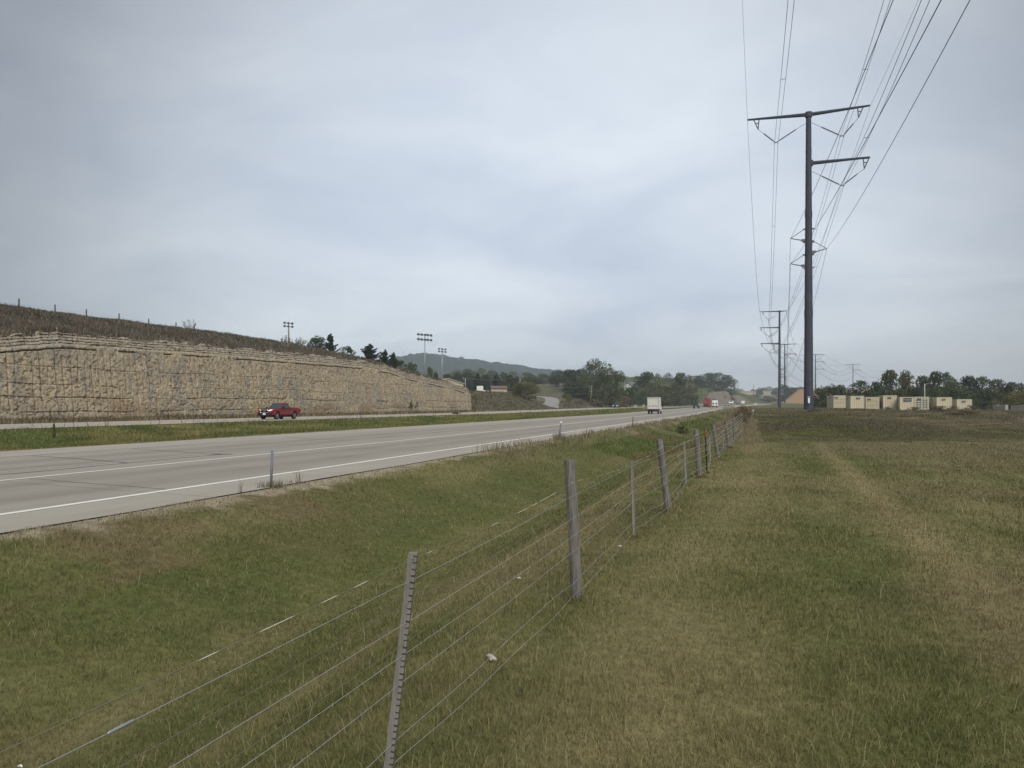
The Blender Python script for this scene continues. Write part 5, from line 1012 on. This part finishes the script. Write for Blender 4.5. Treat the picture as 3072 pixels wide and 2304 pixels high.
for k, (a, b, lb) in enumerate(((2978, 3016, 'first low concrete block wall right of the containers'), (3031, 3092, 'second low concrete block wall, at the edge of the view'))):
    D = 138-6*k; p, q = np.array(W(a, D)), np.array(W(b, D-4)); d = q-p; ln = np.linalg.norm(d[:2]); zg = min(Hs(p[0], p[1]), Hs(q[0], q[1])); t = thing('concrete_wall', lb, 'wall', (p[0], p[1], zg), math.atan2(d[1], d[0]), 'concrete block walls'); zt = CAMZ+(CY-1214.5)/F*D-zg
    n = max(2, int(ln/1.2))
    for i in range(n): m = MB(); m.box(ln*i/n+.02, ln*(i+1)/n-.02, 0, .5, -.2, zt-(.1 if (i+k) % 3 == 1 else 0)); m.build('block', M['concrete'], t, bevel=.03)
# ------------------------------------------------------------------ buildings
def gable(name, label, px, D, wpx, ln, eave_y, apex_y, base, wallm, roofm, rz, ridge_along, cat='building', over=.25, extras=None):
    X, Y, _ = W(px, D); zb = CAMZ+(CY-base)/F*D; w = wpx/F*D; ze = CAMZ+(CY-eave_y)/F*D-zb; za = CAMZ+(CY-apex_y)/F*D-zb; t = thing(name, label, cat, (X, Y, zb), YAW+rz)
    if ridge_along:  w, ln = ln, w                                     # ridge runs across the view
    m = MB(); V = [(-w/2,0),(w/2,0),(w/2,ze),(0,za),(-w/2,ze)]
    ax = 'y' if not ridge_along else 'x'
    if ax == 'y': m.prism(V, 0, ln, 'y')
    else: m.add([(s, a, b) for s in (-ln/2, ln/2) for a, b in [(v[0]+w/2, v[1]) for v in V]], [(0,1,2,3,4), (9,8,7,6,5)]+[(i, 5+i, 5+(i+1) % 5, (i+1) % 5) for i in range(5)])
    for i, v in enumerate(m.v):
        if v[2] == 0: m.v[i] = (v[0], v[1], -1.2)
    m.build('wall', wallm, t); k = (za-ze)/(w/2)
    m = MB()
    for s in (-1, 1):
        e = w/2+over; P = [(0, za+.04), (s*e, za-k*e+.04), (s*e, za-k*e+.20), (0, za+.20)]
        if ax == 'y': m.prism(P, -over, ln+over, 'y')
        else: n0 = len(m.v); m.add([(q, a+w/2, b) for q in (-ln/2-over, ln/2+over) for a, b in P], [(0,1,2,3), (7,6,5,4)]+[(i, 4+i, 4+(i+1) % 4, (i+1) % 4) for i in range(4)])
    m.build('roof', roofm, t); return t, w, ln, ze, za
t, w, ln, ze, za = gable('shed', 'tan metal shed with a brown roof above the grassy bank', 1498, 250, 46, 4.2, 1165.5, 1158.5, 1187, M['tan'], M['roofb'], .12, True)
boxpart(t, 'corner_trim', M['white'], -ln/2-.03, -ln/2+.08, -.03, .05, 0, ze); boxpart(t, 'downpipe', M['roofb'], ln*.22, ln*.22+.09, -.06, -.01, 0, ze)
gable('warehouse', 'large pale-roofed warehouse half hidden behind the end of the hill', 1345, 285, 92, 20, 1151, 1136, 1180, M['tan'], M['roofp'], .25, False, over=.4)
t, w, ln, ze, za = gable('house', 'brown brick house with a low gable beside the side road', 1629, 432, 34, 9, 1168, 1157.5, 1181, M['brick'], M['roofb'], .1, False, 'house', .5)
boxpart(t, 'garage_door', M['concrete'], .5, 2.6, -.05, .02, 0, 2.1); boxpart(t, 'window', M['glass'], -2.3, -1.2, -.05, .02, .9, 1.9)
t, w, ln, ze, za = gable('house', 'grey-roofed house with white gables among the trees', 1896, 455, 44, 9, 1158, 1146, 1176, M['siding'], M['roofg'], -.3, True, 'house', .5)
m = MB(); m.prism([(-2.2,0),(2.2,0),(2.2,ze),(0,ze+1.9),(-2.2,ze)], -2.2, 3.5, 'y'); m.xform(lambda p: p+np.array((-ln/4, 0, 0))); m.build('front_gable', M['siding'], t); boxpart(t, 'window', M['glass'], -ln/4-.7, -ln/4+.7, -2.26, -2.18, 1.0, 2.3)
m = MB()
for s in (-1, 1): m.prism([(0,ze+1.95),(s*2.6,ze-.3),(s*2.6,ze-.1),(0,ze+2.12)], -2.6, 3.6, 'y')
m.xform(lambda p: p+np.array((-ln/4, 0, 0))); m.build('gable_roof', M['roofg'], t)
X, Y, _ = W(1440, 262); zb = CAMZ+(CY-1185)/F*262; t = thing('signboard', 'white board standing behind foliage left of the tan shed', 'sign', (X, Y, zb), YAW); boxpart(t, 'board', M['white'], -1.1, 1.1, 0, .08, 1.4, 3.1)
for x in (-.9, .9): boxpart(t, 'post', M['white'], x-.07, x+.07, .09, .2, -1, 3.1)
X, Y, _ = W(1440, 258); zb = CAMZ+(CY-1186)/F*258; t = thing('retaining_wall', 'long pale low wall left of the tan shed', 'wall', (X, Y, zb), YAW+.03); m = MB(); m.box(-4.3, 4.0, 0, .35, -.8, 1.0); m.build('wall', mat('pale_wall', (.62,.60,.52), .8), t); m = MB(); m.box(-3.4, -3.0, -.12, -.005, .1, .75); m.build('vent', M['dark'], t)
for k, (px, w_, h_, lb) in enumerate(((1452, .8, 1.05, 'white wrapped bale left of the tan shed, bigger of two'), (1463, .6, .85, 'white wrapped bale left of the tan shed, smaller of two'))): X, Y, _ = W(px, 250); zb = Hs(X, Y); t = thing('wrapped_bale', lb, 'bale', (X, Y, max(zb, CAMZ+(CY-1187)/F*250))); m = MB(); m.tube([(-w_*.6,0,h_*.5),(w_*.6,0,h_*.5)], h_*.5, 10); m.build('wrap', M['white'], t)
# ------------------------------------------------------------------ haze
hz = MB(); hz.box(-3400, 3400, -150, 4700, -4, 190); hm = bpy.data.materials.new('haze'); hm.use_nodes = True; ht = hm.node_tree
for n in list(ht.nodes):
    if n.type != 'OUTPUT_MATERIAL': ht.nodes.remove(n)
pv = ht.nodes.new('ShaderNodeVolumePrincipled'); pv.inputs['Color'].default_value = (.82,.91,1.0,1); pv.inputs['Density'].default_value = 2.6e-4; pv.inputs['Anisotropy'].default_value = .2
ht.links.new(pv.outputs[0], ht.nodes['Material Output'].inputs['Volume'])
tag(hz.build('haze', hm), 'thin blue air haze towards the far hill', None, kind='stuff')
